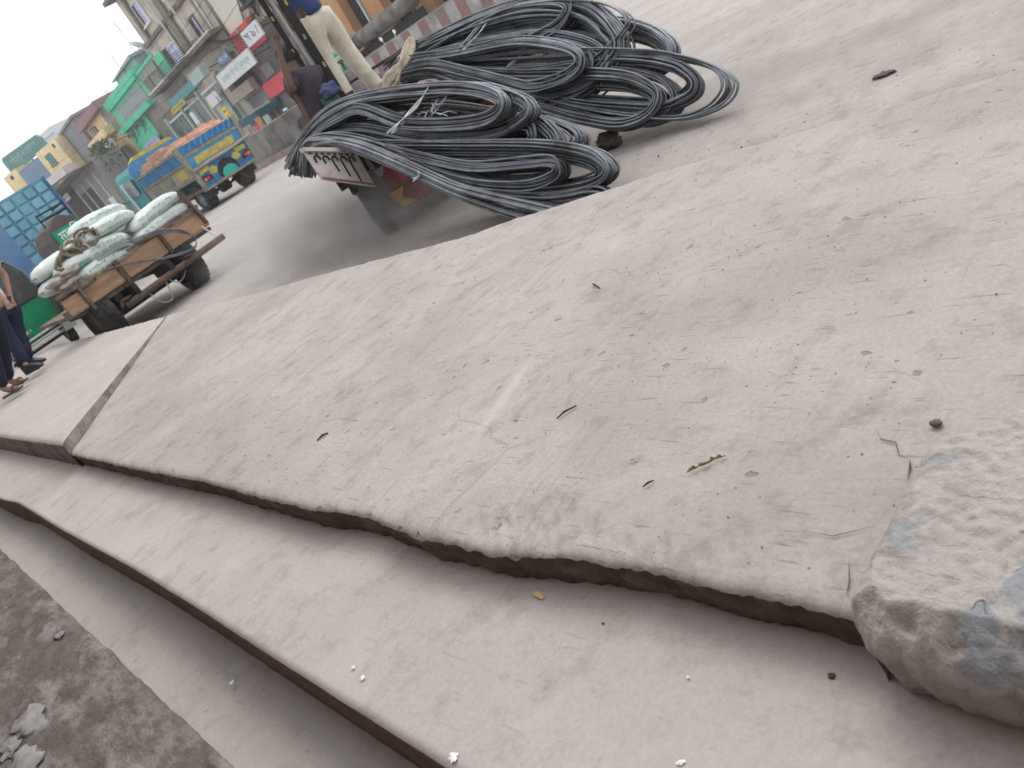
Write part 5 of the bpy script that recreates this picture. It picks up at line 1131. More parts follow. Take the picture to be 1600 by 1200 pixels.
MB().tube(catmull([(.1, .1, .36), (.22, .1, .20), (.38, .1, .26), (.45, .1, .36)], 6), .007, 5).tube(catmull([(-.2, .0, .36), (-.14, .0, .14), (.0, .0, .10), (.06, 0, .3)], 6), .007, 5).build('loose_cable', M['wire'], t)
wheel(t, (-.74, .22, .335), .335, .27, M['rubber'], M['iron']); wheel(t, (.47, .22, .335), .335, .25, M['rubber'], M['iron'])
wheel(t, (.0, 2.75, .30), .30, .16, M['rubber'], M['iron'])
MB().tube([(0, 2.75, .3), (0, 2.6, .9), (0, 2.4, 1.0)], .03, 6).build('front_fork', M['black'], t)

def sack(label, a, b, y, w=.235, th=.094, seed=0, stripe=False, inked=True):
    """plump woven sack from end a to end b (x,z pairs), lying across the deck"""
    ax, az = a; bx, bz = b
    L = math.hypot(bx-ax, bz-az); ang = math.atan2(bz-az, bx-ax)
    t = thing('cement_sack', label, 'sack', ((ax+bx)/2, y, (az+bz)/2), (0, -ang, 0), 'cement sacks piled on the trolley')
    n, m_ = 22, 18; mb = MB()
    for i in range(n+1):
        u = i/n*2-1
        e = max(0.0, 1-abs(u)**5)**.45
        for j in range(m_):
            q = 2*PI*j/m_; cx, sx = math.cos(q), math.sin(q)
            cx = math.copysign(abs(cx)**.75, cx); sx = math.copysign(abs(sx)**.85, sx)
            k = 1+.10*noise.noise((u*2.2+seed, cx*1.2, sx*1.2))+.06*noise.noise((u*7, cx*3+seed, sx*3))+.03*noise.noise((u*18, cx*6, sx*6+seed))
            mb.v.append((u*L/2, cx*w*(.62+.38*e)*k, sx*th*max(e, .16)*k - .018*(1-u*u)*(-1)))
    mb.f = [(i*m_+j, i*m_+(j+1) % m_, (i+1)*m_+(j+1) % m_, (i+1)*m_+j) for i in range(n) for j in range(m_)]+[tuple(range(m_)), tuple(n*m_+j for j in range(m_))]
    body = mb.build('bag', M['sack'], t, True)
    def surf(u, q, off=.004):
        e = max(0.0, 1-abs(u)**5)**.45; cx, sx = math.cos(q), math.sin(q)
        cx = math.copysign(abs(cx)**.75, cx); sx = math.copysign(abs(sx)**.85, sx)
        k = 1+.10*noise.noise((u*2.2+seed, cx*1.2, sx*1.2))+.06*noise.noise((u*7, cx*3+seed, sx*3))+.03*noise.noise((u*18, cx*6, sx*6+seed))
        p = Vector((u*L/2, cx*w*(.62+.38*e)*k, sx*th*max(e, .16)*k + .018*(1-u*u)))
        return p + Vector((0, cx*off, sx*off))
    def patch(u0, u1, q0, q1, m, nm, nu=8, nq=5):
        g = MB()
        for i in range(nu+1):
            for j in range(nq+1): g.v.append(tuple(surf(u0+(u1-u0)*i/nu, q0+(q1-q0)*j/nq)))
        g.f = [(i*(nq+1)+j, i*(nq+1)+j+1, (i+1)*(nq+1)+j+1, (i+1)*(nq+1)+j) for i in range(nu) for j in range(nq)]
        return g.build(nm, m, t, True)
    if stripe: patch(-.80, -.18, 1.1*PI*.97, 1.1*PI*.97+.95+.4, M['sack_green'], 'green_band')
    if inked:
        g = MB(); r_ = random.Random(seed)
        for row, qq in ((0, 1.30*PI), (1, 1.10*PI), (2, .92*PI)):
            u = -.1 if stripe else -.72
            while u < .78:
                wd = r_.uniform(.05, .085); q0 = qq-.13
                for _ in range(3):
                    uu = u+r_.uniform(0, wd*.6); qa = q0+r_.choice((0, .1, .16)); b_ = len(g.v)
                    du, dq = (wd*.35, .26-r_.uniform(0, .1)) if r_.random() < .6 else (wd, .06)
                    g.v += [tuple(surf(uu, qa)), tuple(surf(uu+du, qa)), tuple(surf(uu+du, qa+dq)), tuple(surf(uu, qa+dq))]; g.f.append((b_, b_+1, b_+2, b_+3))
                u += wd+.025
                if r_.random() < .16: u += .07
        tag(g.build('print', M['sack_ink'], t), kind='stuff')
    # stitched end seams
    for sx in (-1, 1): MB().box(sx*L/2-.012, sx*L/2+.012, -w*.58, w*.58, -.012, .012).build('seam', M['cloth'], t)
    return t
X0 = 3.8
def SS(lab, sa, sb, y=10.3, **k): return sack(lab, (X0+sa[0], sa[1]), (X0+sb[0], sb[1]), y, **k)
SS('sack lowest at the right corner of the tail planks', (-.30, .86), (.50, .885), 10.25, seed=1)
SS('sack lying on the right corner sack, its end raised highest', (-.26, .99), (.50, 1.06), 10.28, seed=2)
SS('lowest left sack right behind the tail planks', (-1.18, .84), (-.36, .84), 10.22, seed=3)
SS('sack with a mint green band, second up on the left', (-1.24, 1.02), (-.34, .98), 10.27, seed=4, stripe=True)
SS('long sack third up behind the rope heap', (-.93, 1.165), (-.08, 1.155), 10.34, seed=5)
SS('topmost sack of the pile in the middle', (-.72, 1.30), (-.02, 1.255), 10.62, seed=6)
SS('leftmost sack sagging over the side stakes', (-1.42, .93), (-.80, .88), 10.62, seed=7)
SS('sack squeezed behind the rope at upper left', (-1.36, 1.10), (-.74, 1.13), 10.68, seed=8, inked=False)
SS('right rear sack behind the raised one', (-.15, .92), (.55, .95), 10.75, seed=9, inked=False)
SS('rear middle sack lowest of the second row', (-.95, .88), (-.2, .90), 10.76, seed=10, inked=False)
SS('far sack closing the pile at the front of the deck', (-.8, 1.05), (.2, 1.10), 11.1, seed=12, inked=False)
# rope heap, dirty empty sacks, hairpin of rods
t = thing('rope_heap', 'tangled olive rope heap thrown over the sacks on the trolley', 'rope', (X0-.95, 10.12, 1.1))
for k in range(12):
    c = Vector((rr.uniform(-.17, .25), rr.uniform(-.05, .06), rr.uniform(-.05, .06)+.13*0)); c.z += .28*(c.x+.1)
    pts = [c+Vector((.14*math.cos(a)*rr.uniform(.7, 1.1), .05*math.sin(a*1.3+k), 0.085*math.sin(a)*rr.uniform(.8, 1.2))) for a in [j*.75+k for j in range(9)]]
    MB().tube(catmull(pts, 5), .016, 6).build('rope_strand', M['rope_dark'] if k % 3 else M['rope'], t, True)
lump('rope_mass', M['rope_dark'], t, (-.02, .06, .0), .12, 44, (1.6, .5, .8), .5, 12)
for k in range(3): MB().tube(catmull([(-.25, -.03, -.1+.02*k), (-.3, -.06, -.2+.03*k), (-.24, -.1, -.3), (-.36, -.08, -.36+.02*k)], 5), .012, 6).build('rope_tail', M['rope'], t, True)
t = thing('empty_sacks', 'crumpled dirty burlap folded at the left end of the trolley', 'burlap', (X0-1.25, 10.02, .80))
for k, (c, sq) in enumerate((((0, 0, .07), (1.5, .9, .5)), ((-.09, .02, .16), (1.2, .8, .4)), ((.09, -.02, .18), (1.1, .8, .45)), ((.14, -.05, .0), (1.2, .5, .55)))):
    lump('folded_cloth', M['cloth'] if k != 3 else M['rope_dark'], t, c, .105, 20+k, sq, .45, 12)
mb = MB()
for k in range(4):
    o = .016*k
    mb.tube(catmull([(X0-.85, 10.05-.02*k, .88+o), (X0-.5, 9.98, .875+o), (X0-.1, 9.90, .80+o), (X0+.12, 9.86, .66+o), (X0+.20, 9.86, .54+o*.5), (X0+.12, 9.88, .46-o*.4), (X0-.2, 9.92, .54-o*.4), (X0-.55, 9.98, .70-o*.3), (X0-.9, 10.02, .82-o*.3)], 6), .006, 5)
tag(mb.build('bent_rods', M['steel_rod'], None, True), 'thin hairpin of bent rods trailing off the trolley tail', 'rods')

# ------------------------------------------------------------------ painted brick truck
BX, BY = 12.25, 24.55
t = thing('brick_truck', 'painted blue and yellow lorry loaded with orange bricks, seen from behind', 'truck', (BX, BY, 0))
W0, W1 = 1.08, 1.20
# tail gate frame
for sx in (-1, 1):
    MB().prism([(sx*W0, .58), (sx*W1, 2.02), (sx*(W1-.14), 2.02), (sx*(W0-.14), .58)], -.06, .06).build('corner_post', M['truck_olive'], t)
MB().box(-1.10, 1.10, -.07, .05, .55, .62).build('tail_sill', M['truck_olive'], t)
MB().box(-1.03, 1.03, -.045, .02, 1.64, 1.74).build('upper_rail', M['truck_olive'], t, bevel=.006)
MB().box(-1.0, 1.0, -.02, .02, .62, 1.22).build('lower_tail_panel', M['truck_blue'], t)
MB().box(-1.0, 1.0, -.02, .02, 1.28, 1.64).build('upper_tail_panel', M['truck_cyan'], t)
MB().prism([(-.80, 1.33), (.70, 1.33), (.76, 1.56), (-.76, 1.56)], -.035, -.021).build('yellow_field', M['truck_yellow'], t)
MB().prism([(.0, 1.31), (.5, 1.31), (.5, 1.43), (.1, 1.41)], -.040, -.036).build('pink_smear', M['truck_pink'], t)
MB().tube([(-1.08, -.09, 1.22), (-.3, -.11, 1.25), (.3, -.11, 1.24), (1.25, -.09, 1.29)], [.05, .055, .055, .045], 8).build('tail_bar', M['truck_pink'], t, True)
cr = MB().box(-1.05, 1.05, -.01, .01, 1.75, 2.0).build('crest_panel', M['truck_blue'], t)
for k in range(9): MB().prism([(-1.0+.225*k, 1.76), (-.93+.225*k, 1.76), (-.80+.225*k, 1.99), (-.87+.225*k, 1.99)], -.03, -.011).build('diagonal_slat', M['truck_cyan'], cr)
# lower tail decoration
for sx in (-1, 1):
    MB().prism([(sx*.92, 1.02), (sx*.55, 1.05), (sx*.50, 1.18), (sx*.9, 1.16)], -.035, -.021).build('yellow_petal', M['truck_yellow'], t)
    MB().prism([(sx*.62, .90), (sx*.40, .86), (sx*.30, 1.0), (sx*.42, 1.12), (sx*.58, 1.04)], -.035, -.021).build('yellow_leaf', M['truck_yellow'], t)
    MB().prism([(sx*.98, .84), (sx*.62, .74), (sx*.60, .9), (sx*.9, .98)], -.035, -.021).build('lamp_recess', M['black'], t)
    for k, dx in enumerate((.87, .76)): MB().lathe([(-.075, .003), (-.07, .045), (-.04, .055), (-.036, .055)], 12, 'Y', Matrix.Translation((sx*dx, 0, .845+.01*k)), closed=False).build('tail_lamp', M['lamp_red'] if k else M['lamp_amber'], t, True)
MB().prism([(-.38, .66), (-.36, .86), (-.22, 1.06), (.02, 1.12), (.24, 1.04), (.36, .86), (.38, .66)], -.035, -.021).build('dark_arch', M['dark'], t)
MB().prism([(-.26, .62), (-.27, .74), (-.16, .86), (.06, .90), (.22, .82), (.28, .72), (.27, .62)], -.055, -.036).build('teal_flap', M['teal'], t)
MB().lathe([(-.02, .002), (-.02, .04), (.0, .04)], 10, 'Y', Matrix.Translation((-.2, -.04, .48)), closed=False).build('lamp', M['white'], t)
# sides and floor of the bed
MB().box(-1.02, 1.02, .02, 3.9, .60, .70).build('bed_floor', M['oldwood'], t)
for sx in (-1, 1):
    x = sx*1.10
    MB().box(min(x, x-sx*.04), max(x, x-sx*.04), .065, 3.9, 1.06, 1.50).build('side_panel', M['truck_pink'], t)
    MB().box(min(x, x+sx*.03), max(x, x+sx*.03), .065, 3.9, 1.50, 1.58).build('side_rail', M['truck_olive'], t)
    MB().box(min(x, x+sx*.05), max(x, x+sx*.05), .065, 3.9, 1.90, 1.98).build('top_rail', M['truck_olive'], t)
    MB().box(min(x, x+sx*.02), max(x, x+sx*.02), .065, 3.9, 1.0, 1.055).build('bottom_rail', M['truck_olive'], t)
    sp_ = MB().box(min(x, x-sx*.02), max(x, x-sx*.02), .065, 3.9, 1.585, 1.895).build('slat_panel', M['truck_blue'], t)
    for k in range(17):
        y = .12+.22*k
        MB().add([(x+sx*a, y+b, z) for a in (.002, .025) for (b, z) in ((0, 1.59), (.08, 1.59), (.2, 1.89), (.12, 1.89))], [(0,1,2,3),(7,6,5,4),(0,4,5,1),(1,5,6,2),(2,6,7,3),(3,7,4,0)]).build('side_slat', M['truck_cyan'], sp_)
    for k in range(3): MB().box(min(x+sx*.002, x+sx*.02), max(x+sx*.002, x+sx*.02), .3+1.2*k, 1.0+1.2*k, 1.14, 1.42).build('painted_field', M['truck_yellow' if k == 0 else 'truck_olive'], t)
MB().box(-.5, -.36, .2, 5.8, .50, .6).box(.36, .5, .2, 5.8, .50, .6).box(-.9, .9, .85, 1.0, .34, .46).build('chassis', M['black'], t)
MB().lathe([(-.2, .02), (-.16, .2), (.16, .2), (.2, .02)], 12, 'X', Matrix.Translation((0, .92, .42)), closed=False).build('differential', M['black'], t, True)
for sx in (-1, 1):
    wheel(t, (sx*.78, .92, .43), .43, .42, M['rubber_dust'] if sx > 0 else M['rubber'], M['greymetal']); wheel(t, (sx*.88, 4.9, .42), .42, .24, M['rubber'], M['greymetal'])
    MB().prism([(sx*.62, .30), (sx*1.0, .30), (sx*1.0, .75), (sx*.62, .75)], .30, .33).build('mudflap', M['black'], t)
# cab
MB().prism([(-1.05, .55), (1.05, .55), (1.10, 1.5), (1.02, 2.25), (.9, 2.42), (-.9, 2.42), (-1.02, 2.25), (-1.10, 1.5)], 4.05, 5.9).build('cab', M['teal_dark'], t, bevel=.03)
MB().prism([(-1.12, 2.0), (1.12, 2.0), (1.12, 2.32), (.95, 2.50), (-.95, 2.50), (-1.12, 2.32)], 3.92, 4.045).build('cab_crest', M['truck_cyan'], t)
MB().prism([(-.9, 2.505), (.9, 2.505), (.7, 2.62), (-.7, 2.62)], 3.92, 4.2).build('crest_band', M['truck_yellow'], t)
MB().box(-1.16, -1.09, 4.3, 5.2, 1.5, 2.05).build('side_window', M['glass_dark'], t); MB().box(-1.17, -1.10, 5.25, 5.32, .8, 2.1).build('door_edge', M['white'], t)
MB().tube([(-1.1, 5.7, 1.5), (-1.5, 5.85, 1.6), (-1.5, 5.85, 1.95)], .02, 6).build('mirror_arm', M['black'], t); MB().box(-1.6, -1.42, 5.83, 5.88, 1.5, 1.95).build('mirror', M['white'], t, bevel=.01)
# bricks
proto = None; rb = random.Random(4); cnt = 0
t2 = thing('brick_load', 'stepped heap of orange bricks on the painted lorry', 'bricks', (BX, BY, .70))
BM = MB()
for layer in range(14):
    z = .42+layer*.085
    for iy in range(15):
        y = .18+iy*.245
        hmax = 1.50+.13*noise.noise((iy*.35, 1, 2))+(.20 if 5 <= iy <= 9 else 0)-(.012*max(0, iy-9)**1.5)-(.08 if iy == 0 else 0)
        for ix in range(8):
            x = -.93+ix*.236
            if z > hmax - .1*abs(ix-3.5)/3.5*rb.random(): continue
            top_ = z+.17 > hmax
            edge = ix in (0, 7) or iy in (0, 14) or top_
            if not edge: continue
            a, b_, c = rb.uniform(-.012, .012), rb.uniform(-.012, .012), rb.uniform(-.006, .006)
            if top_ or iy == 0 or ix == 0:
                if cnt < 300:
                    if proto is None: proto = MB().box(-.112, .112, -.115, .115, 0, .074).build('brick', M['brick'], t2); o = proto
                    else: o = share(proto, parent=t2)
                    o.location = (x+.112+a, y+.115+b_, z+c); o.rotation_euler = (0, 0, rb.uniform(-.06, .06)); cnt += 1; continue
            BM.box(x+a, x+.224+a, y+b_, y+.23+b_, z, z+.074)
o = BM.build('lower_bricks', M['brick'], t2); tag(o, kind='stuff')

# ------------------------------------------------------------------ auto rickshaws and covered lorries at the left
def rickshaw(label, loc, rz, canopy, bodym, sign=None, width=1.3, silver=True, front=True):
    t = thing('auto_rickshaw', label, 'auto rickshaw', loc, (0, 0, rz))
    w = width/2
    MB().prism([(-w, .36), (w, .36), (w, .80), (w-.05, .88), (-w+.05, .88), (-w, .80)], 0, .06).build('rear_panel', bodym, t, bevel=.01)
    MB().box(-w, w, .062, 2.3, .34, .62).build('body', bodym, t, bevel=.02)
    for x in (-w, w-.03): MB().prism([(x, .62), (x+.03, .62), (x+.03, .86), (x, .86)], .07, .9).build('side_panel', bodym, t)
    prof = [(-w+.01, .885), (-w+.02, 1.30), (-w+.10, 1.48), (-w+.26, 1.57), (0, 1.61), (w-.26, 1.57), (w-.10, 1.48), (w-.02, 1.30), (w-.01, .885)]
    mb = MB(); n = len(prof)
    for y, k in ((-.0, .97), (.08, 1.0), (.8, 1.015), (1.5, 1.0), (2.0, .96)):
        for p in prof: mb.v.append((p[0]*k, y, .885+(p[1]-.885)*k))
    mb.f = [(i*n+j, i*n+j+1, (i+1)*n+j+1, (i+1)*n+j) for i in range(4) for j in range(n-1)]+[tuple(range(n))]
    cn = mb.build('canopy', canopy, t, True); cn.data.polygons.foreach_set('use_smooth', [False]*len(cn.data.polygons))
    MB().tube([(-w+.02, -.012, .885), (w-.02, -.012, .885)], .018, 6).build('canopy_piping', M['black'], cn)
    if silver:
        MB().prism([(-w+.12, 1.505), (-w+.27, 1.59), (0, 1.632), (w-.27, 1.59), (w-.12, 1.505), (w-.28, 1.56), (0, 1.60), (-w+.28, 1.56)], -.02, .5).build('silver_band', M['silver'], cn)
        MB().box(-.3, .3, -.03, -.004, 1.02, 1.30).build('rear_window', M['glass_dark'], cn)
    if sign:
        o = MB().box(-.27, .27, -.035, -.004, 1.02, 1.40).build('sign_panel', M['signgreen'], cn)
        text('lettering', 'মাহিন', .2, M['white'], t, (.02, -.038, 1.28), (PI/2, 0, 0), .44)
        for z in (1.62, 1.72): MB().tube([(-w+.1, .1, z), (w-.1, .1, z), (w-.1, 1.4, z)], .016, 6).build('roof_rack', M['black'], t)
        for x in (-w+.1, w-.1): MB().tube([(x, .1, 1.5), (x, .1, 1.74)], .016, 6).build('rack_post', M['black'], t)
    for k in range(3): MB().tube([(-w-.02, -.10, .26+.065*k), (w-.06, -.10, .26+.065*k)], .019, 8).build('bumper_bar', M['silver'], t, True)
    MB().box(-w, w-.1, -.08, .2, .20, .25).build('under_beam', M['black'], t)
    for sx in (-1, 1):
        MB().prism([(sx*(w-.16), .22), (sx*(w+.04), .22), (sx*(w+.04), .40), (sx*(w-.10), .44)], -.14, .12).build('wheel_guard', M['b_greygreen'], t)
        wheel(t, (sx*(w-.06), .25, .21), .21, .13, M['rubber'], M['greymetal'], 20)
    wheel(t, (0, 2.35, .21), .21, .13, M['rubber'], M['greymetal'], 20)
    MB().prism([(-.5, .4), (.5, .4), (.3, .95), (-.3, .95)], 2.28, 2.5).build('front_cowl', bodym, t, bevel=.02)
    return t
t = rickshaw('green auto rickshaw with dark canopy and tube bumper beside the pedestrians', (2.52, 13.95, .004), R(-2), M['canopy'], M['green_cng'])
text('lettering', 'ঢাকা মেট্রো', .075, M['white'], t, (-.02, -.012, .50), (PI/2, 0, 0), .34)
MB().tube([(.62, -.03, .5), (.70, -.2, 1.05), (.74, -.2, 1.15)], .03, 6).build('side_strap', M['canopy'], t)
rickshaw('dark hooded auto rickshaw with a green lettered rear panel behind the sacks', (4.72, 16.2, 0), R(4), M['hood'], M['black'], sign=True, width=.74, silver=False).scale = (1, .5, 1.12)

def cargo(label, loc, rz, w, L, H, grid, bodym):
    t = thing('cargo_lorry', label, 'lorry', loc, (0, 0, rz)); h0 = .95
    b = box('cargo_body', bodym, t, -w/2, w/2, 0, L, h0, H)
    if grid:
        nx, nz = 6, 7; dx = (w-.1)/nx; dz = (H-h0-.1)/nz
        for i in range(nx):
            for j in range(nz):
                x = -w/2+.05+i*dx; z = h0+.05+j*dz
                if i == 0 and j == 0: pr = MB().box(.018, dx-.018, -.025, -.003, .018, dz-.018).build('door_panel', M['cargo_panel'], t, bevel=.012); o = pr
                else: o = share(pr, parent=t)
                o.location = (x, 0, z)
        for x in (-w/2+.02, w/2-.02): MB().box(x-.03, x+.03, -.07, -.001, h0, H).build('corner_strip', M['truck_blue'], t)
    MB().box(-w/2+.1, w/2-.1, .1, L, .55, h0-.002).build('chassis', M['black'], t)
    MB().box(-w/2, w/2, -.12, -.05, .5, .62).build('bumper', M['iron'], t)
    for sx in (-1, 1):
        wheel(t, (sx*(w/2-.22), 1.0, .45), .45, .38, M['rubber'], M['greymetal']); wheel(t, (sx*(w/2-.2), L+.7, .45), .45, .26, M['rubber'], M['greymetal'])
    MB().box(-w/2+.05, w/2-.05, L+.05, L+1.6, .6, min(H-.1, 2.4)).build('cab', M['truck_blue'], t, bevel=.08)
    return t
cargo('tall cargo lorry with a grid of dusty teal blue rear panels', (6.28, 23.7, 0), R(-14), 1.95, 5.5, 3.02, True, M['cargo'])
cargo('smooth blue sheeted lorry at the left edge of the street', (3.62, 19.2, 0), R(-3), 1.95, 4.5, 2.75, False, M['blue_smooth'])
t = thing('parked_cart', 'small dark cart with cream box parked between the lorries and the sack trolley', 'cart', (5.2, 17.8, 0), (0, 0, R(20)))
box('cart_box', M['tan_frame'], t, -.3, .3, 0, .5, .95, 1.2); box('cart_bed', M['black'], t, -.6, .6, -.2, 1.2, .5, .7); box('cart_rail', M['purple'], t, -.62, .62, -.25, -.2, .72, .9)
wheel(t, (-.5, .4, .28), .28, .1, M['rubber'], M['greymetal']); wheel(t, (.5, .4, .28), .28, .1, M['rubber'], M['greymetal'])

# pedestrians at the left edge
person('pedestrian in navy trousers and black shoes, pale shirt, at the left frame edge', (0, 0, 0), {
 'pel': (1.84, 10.0, 1.10), 'chest': (1.88, 10.0, 1.44), 'neck': (1.89, 10.0, 1.62), 'head': (1.89, 10.02, 1.75),
 'shL': (1.70, 9.95, 1.56), 'elL': (1.66, 9.90, 1.32), 'wrL': (1.70, 9.80, 1.12), 'shR': (2.07, 10.03, 1.56), 'elR': (2.10, 10.05, 1.30), 'wrR': (1.99, 9.98, 1.10),
 'hipL': (1.76, 9.98, 1.04), 'knL': (1.69, 9.92, .74), 'anL': (1.60, 9.82, .43), 'toL': (1.68, 9.72, .365),
 'hipR': (1.93, 10.02, 1.04), 'knR': (1.83, 10.12, .74), 'anR': (1.71, 10.16, .43), 'toR': (1.80, 10.06, .365)},
 M['skin_lit'], M['pale_shirt'], M['navy'], M['shoe'], legscale=.92)
person('pedestrian in dark track trousers with white side stripes and brown sandals', (0, 0, 0), {
 'pel': (1.50, 9.15, 1.10), 'chest': (1.52, 9.15, 1.45), 'neck': (1.53, 9.15, 1.63), 'head': (1.53, 9.17, 1.76),
 'shL': (1.34, 9.1, 1.57), 'elL': (1.29, 9.05, 1.32), 'wrL': (1.33, 8.95, 1.12), 'shR': (1.71, 9.18, 1.57), 'elR': (1.76, 9.2, 1.33), 'wrR': (1.74, 9.1, 1.12),
 'hipL': (1.42, 9.12, 1.04), 'knL': (1.33, 9.12, .73), 'anL': (1.19, 9.12, .43), 'toL': (1.30, 9.02, .365),
 'hipR': (1.59, 9.18, 1.04), 'knR': (1.49, 9.36, .74), 'anR': (1.33, 9.50, .43), 'toR': (1.43, 9.41, .365)},
 M['skin_lit'], M['olive_shirt'], M['track'], M['sandal'], stripe=M['white'], legscale=.9)

# people and goods behind the median wall
def stander(label, x, y, top, cap, skinm, hz=0):
    return person(label, (x, y, hz), {
     'pel': (0, 0, .90), 'chest': (0, 0, 1.22), 'neck': (0, 0, 1.38), 'head': (0, .01, 1.50),
     'shL': (-.18, 0, 1.34), 'elL': (-.23, -.02, 1.08), 'wrL': (-.2, .1, .9), 'shR': (.18, 0, 1.34), 'elR': (.24, -.02, 1.08), 'wrR': (.2, .12, .9),
     'hipL': (-.09, 0, .84), 'knL': (-.10, .02, .47), 'anL': (-.10, 0, .09), 'toL': (-.1, .14, .03), 'hipR': (.09, 0, .84), 'knR': (.1, .02, .47), 'anR': (.1, 0, .09), 'toR': (.1, .14, .03)},
     skinm, top, M['navy'], M['sandal'], headwear=cap, rz=R(200))
stander('person in a light blue cap just above the median wall', 18.6, 30.1, M['purple'], M['capblue'], M['skin'], -.18)
stander('person in a pink top behind the median wall', 18.9, 31.9, M['pink'], None, M['skin'], -.05)
for k, (x, y, m, lab) in enumerate(((18.8, 32.5, M['orange_pillar'], 'brown roll of sheet standing behind the median wall'), (18.5, 31.5, M['teal_col'], 'pale teal roll of sheet leaning behind the median wall'), (18.7, 33.2, M['pink'], 'pink roll of cloth at the end of the median wall'))):
    tag(MB().lathe([(0, .0), (0, .13), (1.75-.12*k, .13), (1.75-.12*k, .0)], 12, 'Z', Matrix.Translation((x, y, .0))@Matrix.Rotation(R(4*k-4), 4, 'Y'), closed=False).build('sheet_roll', m), lab, 'roll', 'rolls of sheet behind the wall')
tag(lump('orange_cloth', M['orange_cloth'], None, (19.6, 27.5, 2.1), .3, 3, (1, 1, .7)), 'orange cloth piled on the stall behind the seated helper', 'cloth')
t = thing('stall_table', 'stall table heaped with cloth behind the seated helper', 'table', (19.6, 27.5, 0))
box('table_top', M['oldwood'], t, -1.2, 1.2, -.5, .5, 1.75, 1.85)
for x in (-1.1, 1.0):
    for y in (-.45, .4): box('leg', M['oldwood'], t, x, x+.08, y, y+.06, 0, 1.748)
t = thing('parked_motorbike', 'dark motorbike with chrome headlamp parked behind the striped wall', 'motorbike', (17.9, 21.9, 0), (0, 0, R(15)))
wheel(t, (0, -.62, .42), .42, .12, M['rubber'], M['silver']); wheel(t, (0, .66, .42), .42, .12, M['rubber'], M['silver'])
MB().prism([(-.12, .5), (.12, .5), (.14, .95), (-.14, .95)], -.5, .4).build('engine_body', M['black'], t, bevel=.04)
lump('fuel_tank', M['rag_blue'], t, (0, -.1, 1.05), .22, 3, (.8, 1.4, .8), .05); MB().box(-.14, .14, .1, .85, .98, 1.10).build('seat', M['black'], t, bevel=.04)
MB().tube([(0, -.62, .42), (0, -.48, 1.2)], .04, 8).tube([(-.4, -.40, 1.32), (0, -.48, 1.25), (.4, -.40, 1.32)], .02, 8).build('fork', M['silver'], t)
MB().lathe([(-.1, .01), (-.1, .11), (.06, .08), (.1, .01)], 14, 'Y', Matrix.Translation((0, -.66, 1.16)), closed=False).build('headlamp', M['silver'], t, True)
for sx in (-1, 1): MB().tube([(sx*.3, -.4, 1.32), (sx*.4, -.42, 1.55)], .01, 5).lathe([(-.01, .005), (-.01, .07), (.01, .07)], 10, 'Y', Matrix.Translation((sx*.42, -.42, 1.6)), closed=False).build('mirror', M['white'], t)

# ------------------------------------------------------------------ litter on the slabs and road
def twig(label, a, b, r=.003):
    a = Vector(a); b = Vector(b); m_ = (a+b)/2+Vector((rr.uniform(-.006, .006), rr.uniform(-.006, .006), .004))
    tag(MB().tube([a, m_, b], [r*.5, r, r*.6], 6).build('twig', M['twig'], None, True), label, 'twig', 'dark twigs on the slab')
zt = .2535
twig('longest dark twig, mid slab up from the white scrape', (1.035, 1.405, zt), (1.085, 1.375, zt), .0026)
twig('dark twig left of the green sprig', (.835, 1.01, zt), (.855, .995, zt), .0022)
twig('dark twig far left on the slab', (.91, 2.46, zt), (.95, 2.44, zt), .004)
twig('small twig near the road rim of the slab', (1.66, 1.70, zt), (1.70, 1.76, zt), .003)
t = thing('green_sprig', 'wilted green leaf sprig lying on the slab', 'sprig', (.905, .90, .254), (0, 0, R(-50))).scale = (.85, .7, .8)
t = bpy.data.objects['green_sprig']
MB().tube([(-.045, 0, .003), (0, .003, .006), (.045, 0, .004)], .0016, 5).build('stem', M['leaf'], t)
for k in range(13):
    x = -.042+.0065*k+rr.uniform(-.003, .003); s_ = rr.choice((1, -1)); L = rr.uniform(.008, .019)
    MB().add([(x, 0, .004), (x+L*.5, s_*L*.45, .008+.003*(k % 3)), (x+L, s_*L*.5, .006), (x+L*.55, s_*L*.1, .003)], [(0, 1, 2, 3)]).build('leaf', M['leaf'], t)
def drop(label, x, y, z, r, seed):
    n = 18; rn = random.Random(seed); mb = MB(); mb.v = [(x, y, z+.003)]
    for j in range(n):
        q = 2*PI*j/n; k = r*(.45+.75*rn.random()); mb.v.append((x+k*math.cos(q), y+k*math.sin(q)*1.3, z+.0008))
    mb.f = [(0, j+1, (j+1) % n+1) for j in range(n)]
    tag(mb.build('bird_dropping', M['dropping']), label, 'dropping', 'white droppings on the step')
drop('white splash in the middle of the lower platform rim', .312, 1.49, .1535, .007, 1)
drop('small white speck beside the middle splash', .322, 1.545, .1535, .0045, 2)
drop('white splash nearest the bottom of the photo', .26, 1.12, .1535, .010, 3)
drop('white splash at the bottom, right of the nearest one', .40, .72, .1535, .006, 4)
drop('tiny white speck under the dark slab rim', .53, .78, .1535, .003, 5)
drop('white speck on the lowest strip', .20, 2.26, -.0265, .008, 6)
drop('tiny white fleck left of the orange wrapper', .52, 1.05, .1535, .0025, 7)
tag(MB().add([(.60, 1.175, .153), (.608, 1.172, .153), (.614, 1.195, .159), (.606, 1.205, .156), (.600, 1.19, .162)], [(0, 1, 4), (1, 2, 4), (2, 3, 4), (3, 0, 4), (0, 3, 2, 1)]).build('wrapper_scrap', M['chip_orange']), 'orange wrapper scrap on the middle platform', 'scrap')
